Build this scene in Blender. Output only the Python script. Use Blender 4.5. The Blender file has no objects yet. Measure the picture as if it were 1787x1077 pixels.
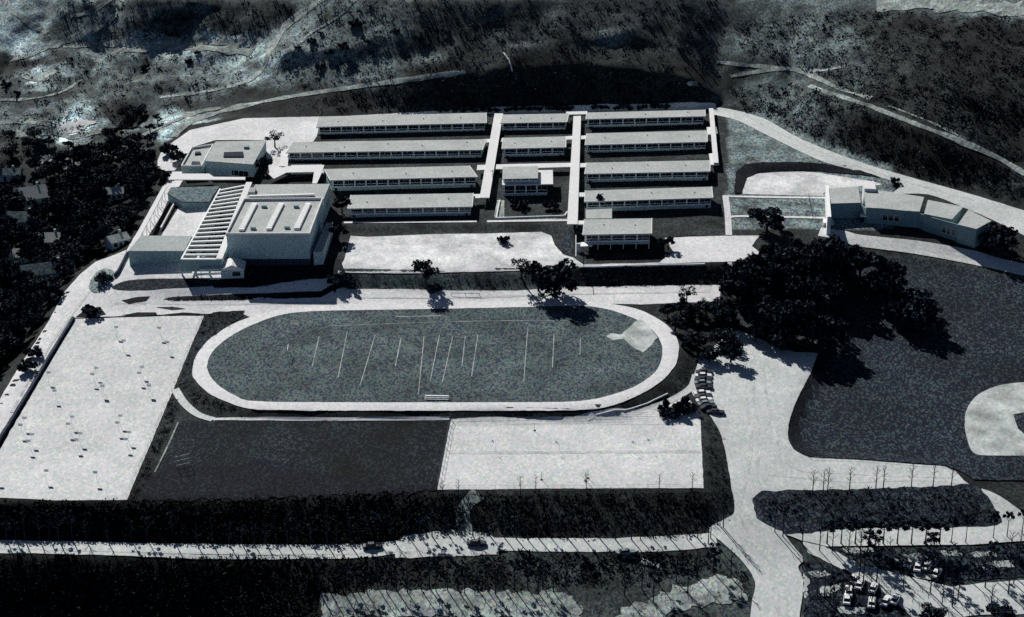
import bpy, math, random
import numpy as np
from mathutils import Vector, Matrix, noise
from mathutils.geometry import delaunay_2d_cdt
R_ = math.radians
rnd = random.Random(7)
scn = bpy.context.scene
col = scn.collection

# ------------------------------------------------------------------ camera
W0, H0, FPX = 1787.0, 1077.0, 3400.0
CXP, CYP = W0/2, H0/2
PIT = math.atan(1538/FPX)
YAW = math.atan(173/math.sqrt(FPX**2+1538**2))
Fv = Vector((-math.sin(YAW)*math.cos(PIT), math.cos(YAW)*math.cos(PIT), -math.sin(PIT)))
Rv = Vector((math.cos(YAW), math.sin(YAW), 0))
Uv = Rv.cross(Fv)
CAMZ = 276.0
def ray(px, py):
    return Fv + Rv*((px-CXP)/FPX) - Uv*((py-CYP)/FPX)
_d = ray(760, 625); _t = CAMZ/-_d.z
CAM = Vector((-_d.x*_t, -_d.y*_t, CAMZ))
def P(px, py, z=0.0):
    d = ray(px, py); t = (z-CAM.z)/d.z
    return Vector((CAM.x+d.x*t, CAM.y+d.y*t, z))
def proj(x, y, z):
    q = Vector((x, y, z))-CAM
    w = q.dot(Fv)
    return CXP+q.dot(Rv)/w*FPX, CYP-q.dot(Uv)/w*FPX
cam = bpy.data.cameras.new('camera'); co = bpy.data.objects.new('camera', cam); col.objects.link(co)
cam.sensor_width = 36; cam.lens = 36*FPX/W0; cam.clip_start = 5; cam.clip_end = 20000
co.matrix_world = Matrix(((Rv.x, Uv.x, -Fv.x, CAM.x), (Rv.y, Uv.y, -Fv.y, CAM.y), (Rv.z, Uv.z, -Fv.z, CAM.z), (0, 0, 0, 1)))
scn.camera = co
scn.cycles.use_denoising = False

# ------------------------------------------------------------------ light
SAZ, SEL = R_(27), R_(32.5)
ld = Vector((math.sin(SAZ)*math.cos(SEL), -math.cos(SAZ)*math.cos(SEL), -math.sin(SEL)))
sun = bpy.data.lights.new('sun', 'SUN'); so = bpy.data.objects.new('sun', sun); col.objects.link(so)
sun.energy = 5.0; sun.angle = R_(0.5); sun.color = (1.0, 0.97, 0.93)
so.rotation_euler = ld.to_track_quat('-Z', 'Y').to_euler(); so.location = (0, 0, 400)
w = bpy.data.worlds.new('World'); scn.world = w; w.use_nodes = True
nt = w.node_tree; nt.nodes.clear()
sk = nt.nodes.new('ShaderNodeTexSky'); sk.sky_type = 'NISHITA'; sk.sun_disc = False
sk.sun_elevation = SEL; sk.sun_rotation = -SAZ; sk.air_density = 0.4; sk.dust_density = 0.3; sk.altitude = 300
bg = nt.nodes.new('ShaderNodeBackground'); bg.inputs[1].default_value = 0.05
ow = nt.nodes.new('ShaderNodeOutputWorld')
nt.links.new(sk.outputs[0], bg.inputs[0]); nt.links.new(bg.outputs[0], ow.inputs[0])
vs = scn.view_settings; vs.view_transform = 'Standard'; vs.look = 'None'; vs.exposure = 0.27; vs.gamma = 1

# ------------------------------------------------------------------ materials
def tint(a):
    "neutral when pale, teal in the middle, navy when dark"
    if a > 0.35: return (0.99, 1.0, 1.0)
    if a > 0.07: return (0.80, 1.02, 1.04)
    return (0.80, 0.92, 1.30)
MATS = {}
def mat(name, a, sp=0.25, patch=0.2, fs=2.0, ps=0.05, rough=0.95, c=None, attr=None, bump=0.0):
    if name in MATS: return MATS[name]
    m = bpy.data.materials.new(name); m.use_nodes = True; MATS[name] = m
    N = m.node_tree.nodes; L = m.node_tree.links; N.clear()
    out = N.new('ShaderNodeOutputMaterial'); b = N.new('ShaderNodeBsdfPrincipled')
    b.inputs['Roughness'].default_value = rough
    b.inputs['Specular IOR Level'].default_value = 0.1 if rough > 0.5 else 0.5
    L.new(b.outputs[0], out.inputs[0])
    g = N.new('ShaderNodeNewGeometry')
    mp = N.new('ShaderNodeMapping'); mp.inputs['Scale'].default_value = (1.0, 0.55, 0.7)
    L.new(g.outputs['Position'], mp.inputs['Vector'])
    n1 = N.new('ShaderNodeTexVoronoi'); n1.inputs['Scale'].default_value = fs
    L.new(mp.outputs[0], n1.inputs['Vector'])
    sx = N.new('ShaderNodeSeparateColor'); L.new(n1.outputs['Color'], sx.inputs[0])
    r1 = N.new('ShaderNodeValToRGB'); r1.color_ramp.interpolation = 'CONSTANT'; e = r1.color_ramp.elements
    t = c or tint(a)
    if a > 0.35: pal = [(0, (.78, .90, .84)), (.22, (.92, .97, 1.0)), (.5, (1.02, .99, 1.03)), (.74, (1.10, 1.06, 1.05)), (.9, (1.14, 1.20, 1.08))]
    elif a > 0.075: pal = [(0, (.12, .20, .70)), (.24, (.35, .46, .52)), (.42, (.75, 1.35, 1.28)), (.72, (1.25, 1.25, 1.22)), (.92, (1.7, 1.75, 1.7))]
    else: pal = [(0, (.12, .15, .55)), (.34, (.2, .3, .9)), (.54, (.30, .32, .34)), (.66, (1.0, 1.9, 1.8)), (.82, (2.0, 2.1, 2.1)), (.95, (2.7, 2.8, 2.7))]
    def k(q):
        w_ = min(1, sp if a > 0.35 else sp*1.1)
        if a > 0.35: w_ = min(1, sp*7)
        return tuple(t[n]*(1+(q[n]-1)*w_) for n in range(3))+(1,)
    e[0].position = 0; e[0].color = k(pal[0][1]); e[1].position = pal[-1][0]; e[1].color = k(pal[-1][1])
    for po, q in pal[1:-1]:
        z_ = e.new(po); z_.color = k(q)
    L.new(sx.outputs[0], r1.inputs[0])
    n2 = N.new('ShaderNodeTexNoise'); n2.inputs['Scale'].default_value = ps; n2.inputs['Detail'].default_value = 6; n2.inputs['Roughness'].default_value = 0.62
    L.new(g.outputs['Position'], n2.inputs['Vector'])
    mr = N.new('ShaderNodeMapRange'); mr.inputs[1].default_value = 0.3; mr.inputs[2].default_value = 0.7
    mr.inputs[3].default_value = 1-patch; mr.inputs[4].default_value = 1+patch
    L.new(n2.outputs['Fac'], mr.inputs[0])
    if attr:
        at = N.new('ShaderNodeAttribute'); at.attribute_name = attr
        mu = N.new('ShaderNodeMath'); mu.operation = 'MULTIPLY'
        L.new(mr.outputs[0], mu.inputs[0]); L.new(at.outputs['Fac'], mu.inputs[1])
        val = mu.outputs[0]
    else:
        mu = N.new('ShaderNodeMath'); mu.operation = 'MULTIPLY'; mu.inputs[1].default_value = a
        L.new(mr.outputs[0], mu.inputs[0]); val = mu.outputs[0]
    vm = N.new('ShaderNodeVectorMath'); vm.operation = 'SCALE'
    L.new(r1.outputs[0], vm.inputs[0]); L.new(val, vm.inputs['Scale'])
    L.new(vm.outputs[0], b.inputs['Base Color'])
    if bump:
        bp = N.new('ShaderNodeBump'); bp.inputs['Strength'].default_value = bump; bp.inputs['Distance'].default_value = 0.5
        L.new(sx.outputs[1], bp.inputs['Height']); L.new(bp.outputs[0], b.inputs['Normal'])
    return m
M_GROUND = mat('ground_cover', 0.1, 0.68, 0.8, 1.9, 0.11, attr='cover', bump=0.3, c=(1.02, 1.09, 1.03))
M_ROAD = mat('pale_concrete_road', 0.63, 0.13, 0.13, 1.7, 0.06, c=(1.0, 0.985, 1.0))
M_LOT = mat('pale_asphalt_lot', 0.59, 0.14, 0.13, 1.7, 0.06, c=(0.99, 0.99, 0.99))
M_LOTG = mat('grey_asphalt_lot', 0.52, 0.13, 0.13, 1.7, 0.06, c=(0.97, 1.0, 0.99))
M_TRACK = mat('cinder_track', 0.65, 0.11, 0.05, 1.7, 0.05, c=(1.0, 0.985, 1.0))
M_FIELD = mat('field_turf', 0.080, 0.75, 0.5, 2.2, 0.06, bump=0.2, c=(0.98, 1.08, 1.07))
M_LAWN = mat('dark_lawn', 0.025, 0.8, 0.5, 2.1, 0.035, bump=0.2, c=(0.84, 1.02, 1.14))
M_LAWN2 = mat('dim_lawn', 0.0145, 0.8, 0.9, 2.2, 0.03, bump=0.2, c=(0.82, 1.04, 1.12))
M_IVY_SHADE = mat('ivy_and_shade', 0.009, 0.9, 0.4, 2.6, 0.08, bump=0.5)  # ivy tone, also used where shade is painted onto the ground
M_DIRT = mat('bare_dirt', 0.42, 0.16, 0.45, 1.6, 0.12, c=(0.95, 1.0, 0.98))
M_DUST = mat('yard_earth', 0.60, 0.16, 0.40, 1.7, 0.09, c=(1.0, 0.99, 1.0))
M_DRY = mat('dry_grass', 0.2, 0.6, 0.3, 1.9, 0.07, c=(1.0, 1.1, 1.0))
M_TRAIL = mat('trail_earth', 0.28, 0.4, 0.6, 1.6, 0.12, c=(1.04, 1.08, .98))
M_ROOF = mat('gravel_roof', 0.41, 0.13, 0.12, 2.0, 0.09, c=(0.97, 1.0, 0.98))
M_ROOFD = mat('weathered_roof', 0.36, 0.2, 0.08, 2.2, 0.05, c=(0.93, 1.0, 1.0))
M_WHITE = mat('white_paint', 0.82, 0.05, 0.03, 2.0, 0.1, rough=0.7)
M_CANOPY = mat('canopy_roof', 0.68, 0.08, 0.04, 2.4, 0.1, c=(1.0, 0.99, 0.99))
M_WALL = mat('stucco_wall', 0.56, 0.22, 0.1, 2.2, 0.08, c=(0.82, 1.02, 1.04))
M_WALLD = mat('brick_wall', 0.36, 0.3, 0.1, 2.2, 0.08, c=(0.78, 1.06, 1.10))
M_WINGWALL = mat('wing_wall', 0.5, 0.2, 0.1, 2.2, 0.08, c=(0.84, 1.03, 1.05))
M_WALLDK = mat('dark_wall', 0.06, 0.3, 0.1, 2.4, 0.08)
M_GLASS = mat('window_glass', 0.015, 0.1, 0.1, 1.0, 0.1, rough=0.12, c=(0.9, 0.95, 1.2))
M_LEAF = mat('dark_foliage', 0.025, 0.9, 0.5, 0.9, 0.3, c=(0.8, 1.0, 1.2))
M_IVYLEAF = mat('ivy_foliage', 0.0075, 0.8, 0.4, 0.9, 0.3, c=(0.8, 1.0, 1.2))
M_LEAF2 = mat('grey_foliage', 0.042, 0.6, 0.3, 1.0, 0.3, c=(0.84, 1.0, 1.08))
M_BARK = mat('bark', 0.035, 0.3, 0.2, 3.0, 0.3)
M_STEEL = mat('dark_steel', 0.04, 0.1, 0.1, 3, 0.3, rough=0.6)
M_STAIN = mat('worn_paving', 0.5, 0.13, 0.2, 1.7, 0.2, c=(.98, 1, .99))
M_LINE = mat('line_chalk', 0.36, 0.35, 0.35, 1.5, 0.15, c=(0.95, 1, 1))
M_TIRE = mat('tyre_rubber', 0.02, 0.1, 0.1, 3, 0.3)
M_CARW = mat('white_car_paint', 0.74, 0.02, 0.02, 2, 0.1, rough=0.35)
M_CARD = mat('dark_car_paint', 0.03, 0.02, 0.02, 2, 0.1, rough=0.35)
M_CARG = mat('grey_car_paint', 0.22, 0.02, 0.02, 2, 0.1, rough=0.35)
M_SHINGLE = mat('shingle_roof', 0.14, 0.6, 0.2, 2, 0.2, c=(0.85, 1.02, 1.04))

# ------------------------------------------------------------------ object helpers
def tag(o, label=None, cat=None, group=None, kind=None):
    if label: o['label'] = label
    if cat: o['category'] = cat
    if group: o['group'] = group
    if kind: o['kind'] = kind
    return o
def empty(name, loc, rz=0):
    o = bpy.data.objects.new(name, None); col.objects.link(o); o.location = loc; o.rotation_euler = (0, 0, rz)
    o.empty_display_size = 1; return o
class MB:
    def __init__(s): s.v = []; s.f = []
    def quadface(s, pts):
        i = len(s.v); s.v += [tuple(p) for p in pts]; s.f.append(tuple(range(i, i+len(pts)))); return s
    def prism(s, poly, z0, z1, zt=None):
        "poly list of xy; zt optional per-vertex top heights"
        n = len(poly); i = len(s.v)
        a = sum(poly[k][0]*poly[(k+1) % n][1]-poly[(k+1) % n][0]*poly[k][1] for k in range(n))
        if a < 0:
            poly = poly[::-1]; zt = zt[::-1] if zt else None
        s.v += [(p[0], p[1], z0) for p in poly]
        s.v += [(p[0], p[1], (zt[k] if zt else z1)) for k, p in enumerate(poly)]
        s.f.append(tuple(range(i+n-1, i-1, -1))); s.f.append(tuple(range(i+n, i+2*n)))
        for k in range(n):
            s.f.append((i+k, i+(k+1) % n, i+n+(k+1) % n, i+n+k))
        return s
    def box(s, x0, x1, y0, y1, z0, z1):
        return s.prism([(x0, y0), (x1, y0), (x1, y1), (x0, y1)], z0, z1)
    def tube(s, a, b, r0, r1, n=6, cap=True):
        a = Vector(a); b = Vector(b); d = (b-a).normalized()
        x = d.orthogonal().normalized(); y = d.cross(x); i = len(s.v)
        for c, r in ((a, r0), (b, r1)):
            for k in range(n):
                t = 2*math.pi*k/n; s.v.append(tuple(c+x*(r*math.cos(t))+y*(r*math.sin(t))))
        for k in range(n):
            s.f.append((i+k, i+(k+1) % n, i+n+(k+1) % n, i+n+k))
        if cap:
            s.f.append(tuple(range(i+n-1, i-1, -1))); s.f.append(tuple(range(i+n, i+2*n)))
        return s
    def mesh(s, name, m):
        me = bpy.data.meshes.new(name); me.from_pydata(s.v, [], s.f); me.materials.append(m); me.update(); return me
    def build(s, name, m, parent=None):
        return place(name, s.mesh(name, m), parent)
def place(name, me, parent=None, loc=(0, 0, 0), rz=0):
    o = bpy.data.objects.new(name, me); col.objects.link(o); o.location = loc; o.rotation_euler = (0, 0, rz)
    if parent: o.parent = parent
    return o
def copy_tree(o, parent=None):
    c = o.copy(); col.objects.link(c)
    if parent: c.parent = parent
    for ch in list(o.children): copy_tree(ch, c)
    return c
def catmull(pts, n=6, closed=False):
    out = []; m = len(pts)
    for i in range(m if closed else m-1):
        p = [pts[(i+k) % m] if closed else pts[min(max(i+k, 0), m-1)] for k in (-1, 0, 1, 2)]
        for j in range(n):
            t = j/n
            out.append(tuple(0.5*(2*p[1][a]+(p[2][a]-p[0][a])*t+(2*p[0][a]-5*p[1][a]+4*p[2][a]-p[3][a])*t*t+(3*p[1][a]-p[0][a]-3*p[2][a]+p[3][a])*t**3) for a in range(len(p[1]))))
    if not closed: out.append(tuple(pts[-1]))
    return out

# ------------------------------------------------------------------ terrain
TRK_OUT = [(436,714),(396,702),(363,686),(339,662),(336,649),(342,622),(366,592),(403,568),(447,551),(497,540),(560,533),(700,530),(850,527),(1000,524),(1053,529),(1104,538),(1137,551),(1167,571),(1183,595),(1184,615),(1178,639),(1154,666),(1117,689),(1070,708),(1020,716),(900,717.5),(700,717.5),(520,717)]
TRK_IN = [(447,701),(410,691),(380,672),(364,652),(362,635),(373,612),(403,587),(440,568),(487,551),(537,544.5),(620,542),(750,540),(900,537),(1000,534.5),(1030,535.5),(1070,543),(1114,560),(1137,575),(1153,598),(1155.5,622),(1144,649),(1114,672),(1077,687),(1030,698.5),(969,702.5),(800,703),(600,703)]
CTRL = []   # polylines in photo pixels with height
def L(*pts): CTRL.append(pts)
L((300,265,6.5),(345,232,7.3),(430,214,8),(555,212,8),(750,206,8),(1000,203,8),(1240,196,8),(1262,190,8))
L((283,262,6),(330,228,7),(425,207,8),(553,204,8.3),(740,198,8.3),(1000,194,8.3),(1240,187,8.3))
L((600,392,7),(720,391,7),(860,391,7),(985,393,7),(1010,395,7))
L((600,408,5.6),(720,407,5.6),(860,404,5.6),(940,404,5.6),(985,412,5.6),(1005,420,5.5))
L((600,470,5.4),(700,474,5.5),(870,471,5.5),(960,466,5.5),(1010,464,5.5),(1120,462,5.5),(1275,459,5.5),(1320,455,5.3))
L((600,504,1.2),(700,507,1.3),(790,508,1.3),(950,505,1.2),(1006,502,.5),(1120,500,.5),(1260,498,.5))
L((1010,440,5.5),(1160,440,5.5),(1330,430,5.5))
L((700,440,5.5),(900,440,5.5))
L((500,300,7.5),(700,290,7.5),(900,290,7.5),(1000,290,7.5),(1200,290,7.5))
L((640,350,7),(850,350,7),(1000,350,7),(1230,372,7),(1150,380,6.5),(1262,392,6))
L((330,330,6.2),(380,400,5.5),(450,330,6.8),(590,330,7),(595,380,6.6),(560,440,5.6))
L((245,440,4.8),(330,450,5),(240,480,3.8),(330,487,3.8),(420,480,4.2),(590,478,4.8),(592,490,4.2))
L((150,512,1.2),(250,508,2.2),(400,504,3.0),(520,495,3.6),(575,488,4))
L((285,523,.7),(400,525,.8),(560,521,1))
L((200,540,.2),(350,545,0),(130,556,0))
L(*[(x, y, 0) for x, y in TRK_OUT[:10]], *[(x, y, .2) for x, y in TRK_OUT[10:14]], *[(x, y, 0) for x, y in TRK_OUT[14:]], (436,714,0))
L((420,600,0),(500,640,0),(760,625,0),(1000,600,0),(1100,630,0),(700,680,0),(700,570,0))
L((1120,527,.3),(1180,529,0),(1254,526,0))
L((1160,545,-.5),(1200,575,-1.8),(1211,600,-2.4),(1209,640,-2.8),(1188,684,-2.8),(1135,712,-2.6),(1060,728,-2.1),(786,731,-2),(500,732,-2),(400,731,-2),(345,716,-2),(318,690,-2),(316,660,-1.8),(340,600,-1.2),(372,560,-.4))
L((356,552,-.6),(305,675,-2.4),(222,873,-3.1))
L((132,557,-.3),(60,680,-1.5),(0,783,-2.5),(-60,880,-3))
L((128,554,.1),(53,680,-.7),(-20,800,-1.6))
L((222,436,4),(195,447,3),(166,458,2.2),(139,480,1.3),(111,512,.6),(85,561,0),(55,608,-.3),(11,678,-.9),(-40,760,-1.7))
L((285,300,5.2),(262,350,4.6),(236,400,4.2))
L((200,420,1.5),(150,455,-1),(100,490,-3),(60,560,-4),(20,630,-4.5),(-40,700,-5))
L((0,300,-4),(150,330,-1),(250,290,4),(0,450,-8),(0,560,-8),(100,400,-5),(200,360,1))
L((312,735,-2.1),(783,733,-2.2),(1225,731,-2.8))
L((-60,880,-3.1),(222,875,-3.2),(500,868,-3.3),(763,856,-3.3),(900,856,-3.3),(1100,855,-3.3),(1228,854,-3.4))
L((200,700,-2),(100,800,-2.8))
L((600,800,-2.8),(1000,790,-2.9))
L((-60,934,-10),(150,938,-10),(340,948,-10),(600,953,-10),(700,940,-9.8),(800,932,-9.6),(1000,938,-9.3),(1150,940,-9),(1235,932,-8.7))
L((-60,972,-10.3),(340,972,-10.3),(600,972,-10.2),(800,966,-10),(1000,962,-9.6),(1240,955,-9.3))
L((-60,1090,-21),(150,1090,-21),(340,1090,-20.5),(480,1090,-18.5),(600,1090,-15),(700,1090,-13.5),(1000,1090,-13.5),(1280,1085,-12.5))
L((600,1030,-12.5),(800,1025,-12),(1000,1025,-11.6),(1250,1000,-11))
L((1280,590,-2.5),(1340,602,-2.8),(1427,617,-3.1),(1398,680,-3.6),(1377,735,-4),(1374,765,-4.3),(1385,786,-4.6),(1415,799,-5),(1500,803,-5.4),(1650,815,-6),(1680,840,-6.3))
L((1228,731,-2.9),(1231,790,-3.2),(1231,853,-3.4))
L((1235,640,-2.7),(1230,700,-3.1),(1262,745,-4.2),(1268,800,-4.8),(1275,850,-5.5),(1281,903,-7.2),(1240,925,-8.6))
L((1300,700,-3.5),(1330,800,-4.9),(1320,860,-6))
L((1447,640,-5.6),(1418,690,-6),(1401,735,-6.5),(1398,760,-6.8),(1408,778,-6.9),(1440,790,-7),(1550,797,-7),(1650,806,-7))
L((1700,560,-3.4),(1787,540,-2.5),(1860,560,-2),(1787,680,-5.5),(1690,700,-6),(1600,760,-6.9),(1787,800,-6.8),(1520,680,-5.8),(1500,620,-4.6),(1600,600,-4))
L((1480,418,3.8),(1600,434,2.6),(1700,452,1.7),(1787,472,1),(1850,485,.7))
L((1500,450,1.0),(1600,465,0),(1700,485,-.6),(1787,505,-1))
L((1300,500,.3),(1330,540,-1),(1400,560,-1.8),(1550,560,-2.8),(1420,480,1.5),(1400,430,4))
L((1320,905,-7.4),(1355,925,-8.2),(1500,925,-8.9),(1735,918,-8.9),(1787,905,-8.6))
L((1315,870,-6.3),(1360,862,-6.2),(1480,858,-6.2),(1690,850,-6.5),(1787,880,-7.4))
L((1368,932,-8.6),(1443,950,-9.2),(1700,950,-9.2),(1787,942,-9.2))
L((1320,1009,-11),(1405,979,-10.2),(1395,1077,-12.3),(1318,1060,-12))
L((1500,1000,-10.8),(1787,1000,-10.8),(1600,1085,-12.5),(1860,1085,-12.5))
L((1265,200,8),(1268,250,8),(1272,300,7.4),(1350,262,8),(1400,262,8))
L((1284,320,7.2),(1286,296,7.6),(1310,287,7.8),(1440,284,7.8),(1500,292,7.6))
L((1292,338,5.5),(1302,312,5.5),(1330,302,5.5),(1430,299,5.6),(1480,302,6),(1550,335,6),(1440,345,5.6))
L((1275,343,6.6),(1272,410,5.5),(1380,380,5.4),(1451,386,5.4),(1510,400,5),(1700,432,4),(1600,350,6),(1745,395,4.8))
L((1262,188,8.2),(1330,204,8.2),(1400,242,8),(1500,281,7.6),(1600,310,7),(1700,336,6.5),(1787,360,6),(1860,382,6))
L((1290,212,8),(1390,260,8),(1500,298,7.4),(1600,345,6.2),(1787,410,5.3))
# hills
L((330,222,7.6),(390,196,9),(450,180,10.5),(520,167,12.5),(600,155,15),(680,145,17),(750,135,20),(820,127,21),(880,118,23),(1000,110,24.5),(1100,120,23),(1200,144,17.5),(1260,165,11.5))
L((1262,180,9),(1330,185,11),(1380,195,13))
L((1300,140,15),(1400,140,19.5),(1450,160,22),(1520,187,23.5),(1600,215,22.5),(1700,255,18.8),(1787,300,13.5),(1860,340,9))
L((1787,150,32),(1600,120,33),(1450,90,30),(1350,105,23),(1250,105,20),(1700,170,29),(1600,165,28),(1787,220,23))
L((1200,0,38.5),(1300,0,37),(1400,0,39.5),(1600,-10,45),(1787,0,47),(1860,0,47))
L((430,172,10.3),(300,190,8),(230,230,4),(0,270,0),(0,220,2.5),(130,205,5),(80,235,2),(250,250,4))
L((100,180,7),(200,165,8.5),(300,140,12.5),(430,100,15),(150,140,9),(0,150,8),(60,120,10))
L((440,80,18),(250,85,15),(50,90,14),(350,82,16),(120,80,15))
L((250,0,31),(50,0,28),(0,0,27),(450,0,33),(550,0,37),(560,60,28),(500,90,23.5),(650,80,26.5),(700,0,41),(850,0,42),(1000,0,41.5),(800,80,28),(1000,70,30.5),(1100,60,31.7),(900,80,29.5),(1180,80,27))
L((480,130,15.5),(560,110,20),(650,110,21))
L((-100,0,24),(-100,150,6),(-100,300,-6),(-100,560,-9),(-100,760,-6))
pts = []
for pl in CTRL:
    wp = [tuple(P(*q)) for q in pl]
    for i in range(len(wp)):
        pts.append(wp[i])
        if i+1 < len(wp):
            a, b = Vector(wp[i]), Vector(wp[i+1]); n = int((b-a).length//6)
            if (b-a).length < 95:
                for k in range(1, n): pts.append(tuple(a.lerp(b, k/n)))
pts += [(-480,-150,-22),(-420,60,-10),(-430,250,20),(-400,420,40),(-100,420,62),(150,430,66),(420,420,62),(460,200,30),(420,0,-2),(420,-150,-12),(0,-230,-20),(-250,-230,-26),(250,-230,-16),
        (-1500,-800,-30),(1500,-800,-20),(1500,1500,90),(-1500,1500,80),(-7000,-7000,-30),(7000,-7000,-20),(7000,7000,120),(-7000,7000,110),(0,1500,95)]
seen = set(); pp = []
for p in pts:
    k = (round(p[0]*1.2), round(p[1]*1.2))
    if k in seen: continue
    seen.add(k); pp.append(p)
def axis(lo, hi, st, far):
    a = list(np.arange(lo, hi+.01, st)); d = st; x = hi; r = []
    while x < far: d *= 1.35; x += d; r.append(x)
    d = st; x = lo; l = []
    while x > -far: d *= 1.35; x -= d; l.append(x)
    return np.array(l[::-1]+a+r)
GX = axis(-290, 290, 1.6, 6000); GY = axis(-165, 335, 1.6, 6000)
vo, eo, fo, ov, oe, of = delaunay_2d_cdt([Vector(p[:2]) for p in pp], [], [], 0, 1e-5)
zv = [pp[o[0]][2] if o else 0 for o in ov]
GZ = np.zeros((len(GY), len(GX)))
for t in fo:
    for q in range(1, len(t)-1):
        a, b, c = t[0], t[q], t[q+1]
        (x1, y1), (x2, y2), (x3, y3) = vo[a], vo[b], vo[c]
        i0, i1 = np.searchsorted(GX, [min(x1, x2, x3)-1e-6, max(x1, x2, x3)+1e-6]); j0, j1 = np.searchsorted(GY, [min(y1, y2, y3)-1e-6, max(y1, y2, y3)+1e-6])
        if i1 <= i0 or j1 <= j0: continue
        X, Y = np.meshgrid(GX[i0:i1], GY[j0:j1]); D = (y2-y3)*(x1-x3)+(x3-x2)*(y1-y3)
        if abs(D) < 1e-9: continue
        l1 = ((y2-y3)*(X-x3)+(x3-x2)*(Y-y3))/D; l2 = ((y3-y1)*(X-x3)+(x1-x3)*(Y-y3))/D; l3 = 1-l1-l2
        m = (l1 >= -1e-6) & (l2 >= -1e-6) & (l3 >= -1e-6)
        z = l1*zv[a]+l2*zv[b]+l3*zv[c]
        GZ[j0:j1, i0:i1][m] = z[m]
def blur(A):
    B = np.pad(A, 1, 'edge'); return (B[1:-1, 1:-1]*2+B[:-2, 1:-1]+B[2:, 1:-1]+B[1:-1, :-2]+B[1:-1, 2:])/6
GZ = blur(GZ)
XX, YY = np.meshgrid(GX, GY)
# photo pixel of every terrain vertex, to say which ground cover grows there
def projn(X, Y, Z):
    q = np.stack([X-CAM.x, Y-CAM.y, Z-CAM.z], -1)
    wv = np.maximum(q@np.array(Fv), 1.0)
    return CXP+(q@np.array(Rv))/wv*FPX, CYP-(q@np.array(Uv))/wv*FPX
PX, PY = projn(XX, YY, GZ)
def below(poly):   # 1 where the vertex lies north of (above in the photo) a polyline
    xs = [p[0] for p in poly]; ys = [p[1] for p in poly]
    return np.interp(PX, xs, ys)-PY
hill = below([(-300,300),(0,290),(150,300),(283,258),(330,222),(425,203),(553,200),(740,194),(1000,190),(1240,183),(1262,184),(1330,198),(1400,236),(1500,275),(1600,304),(1787,354),(2000,410)])
hill = np.clip(hill/14, 0, 1)
rough = np.zeros_like(GZ)
for j in range(len(GY)):
    for i in range(len(GX)):
        if hill[j, i] > 0 and abs(GX[i]) < 900 and abs(GY[j]) < 1500:
            p = Vector((GX[i]*.035, GY[j]*.035, 3.1))
            rough[j, i] = noise.fractal(p, 0.9, 2.1, 5)*(1.5-.6*min(max((PX[j, i]-1150)/200, 0), 1))
            gl = 2.6*min(max((640-PX[j, i])/160, 0), 1)+1.7*min(max((PX[j, i]-1220)/160, 0), 1)
            if gl > 0:
                q_ = abs(noise.noise((GX[i]*.05+GY[j]*.012, GY[j]*.018, 9.3))); rough[j, i] += (min(q_*4, 1)-1)*gl
GZ = GZ+hill*rough
grove = (np.clip(-below([(-300,280),(283,262),(300,300)])/20, 0, 1))*(PX < 300)
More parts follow.
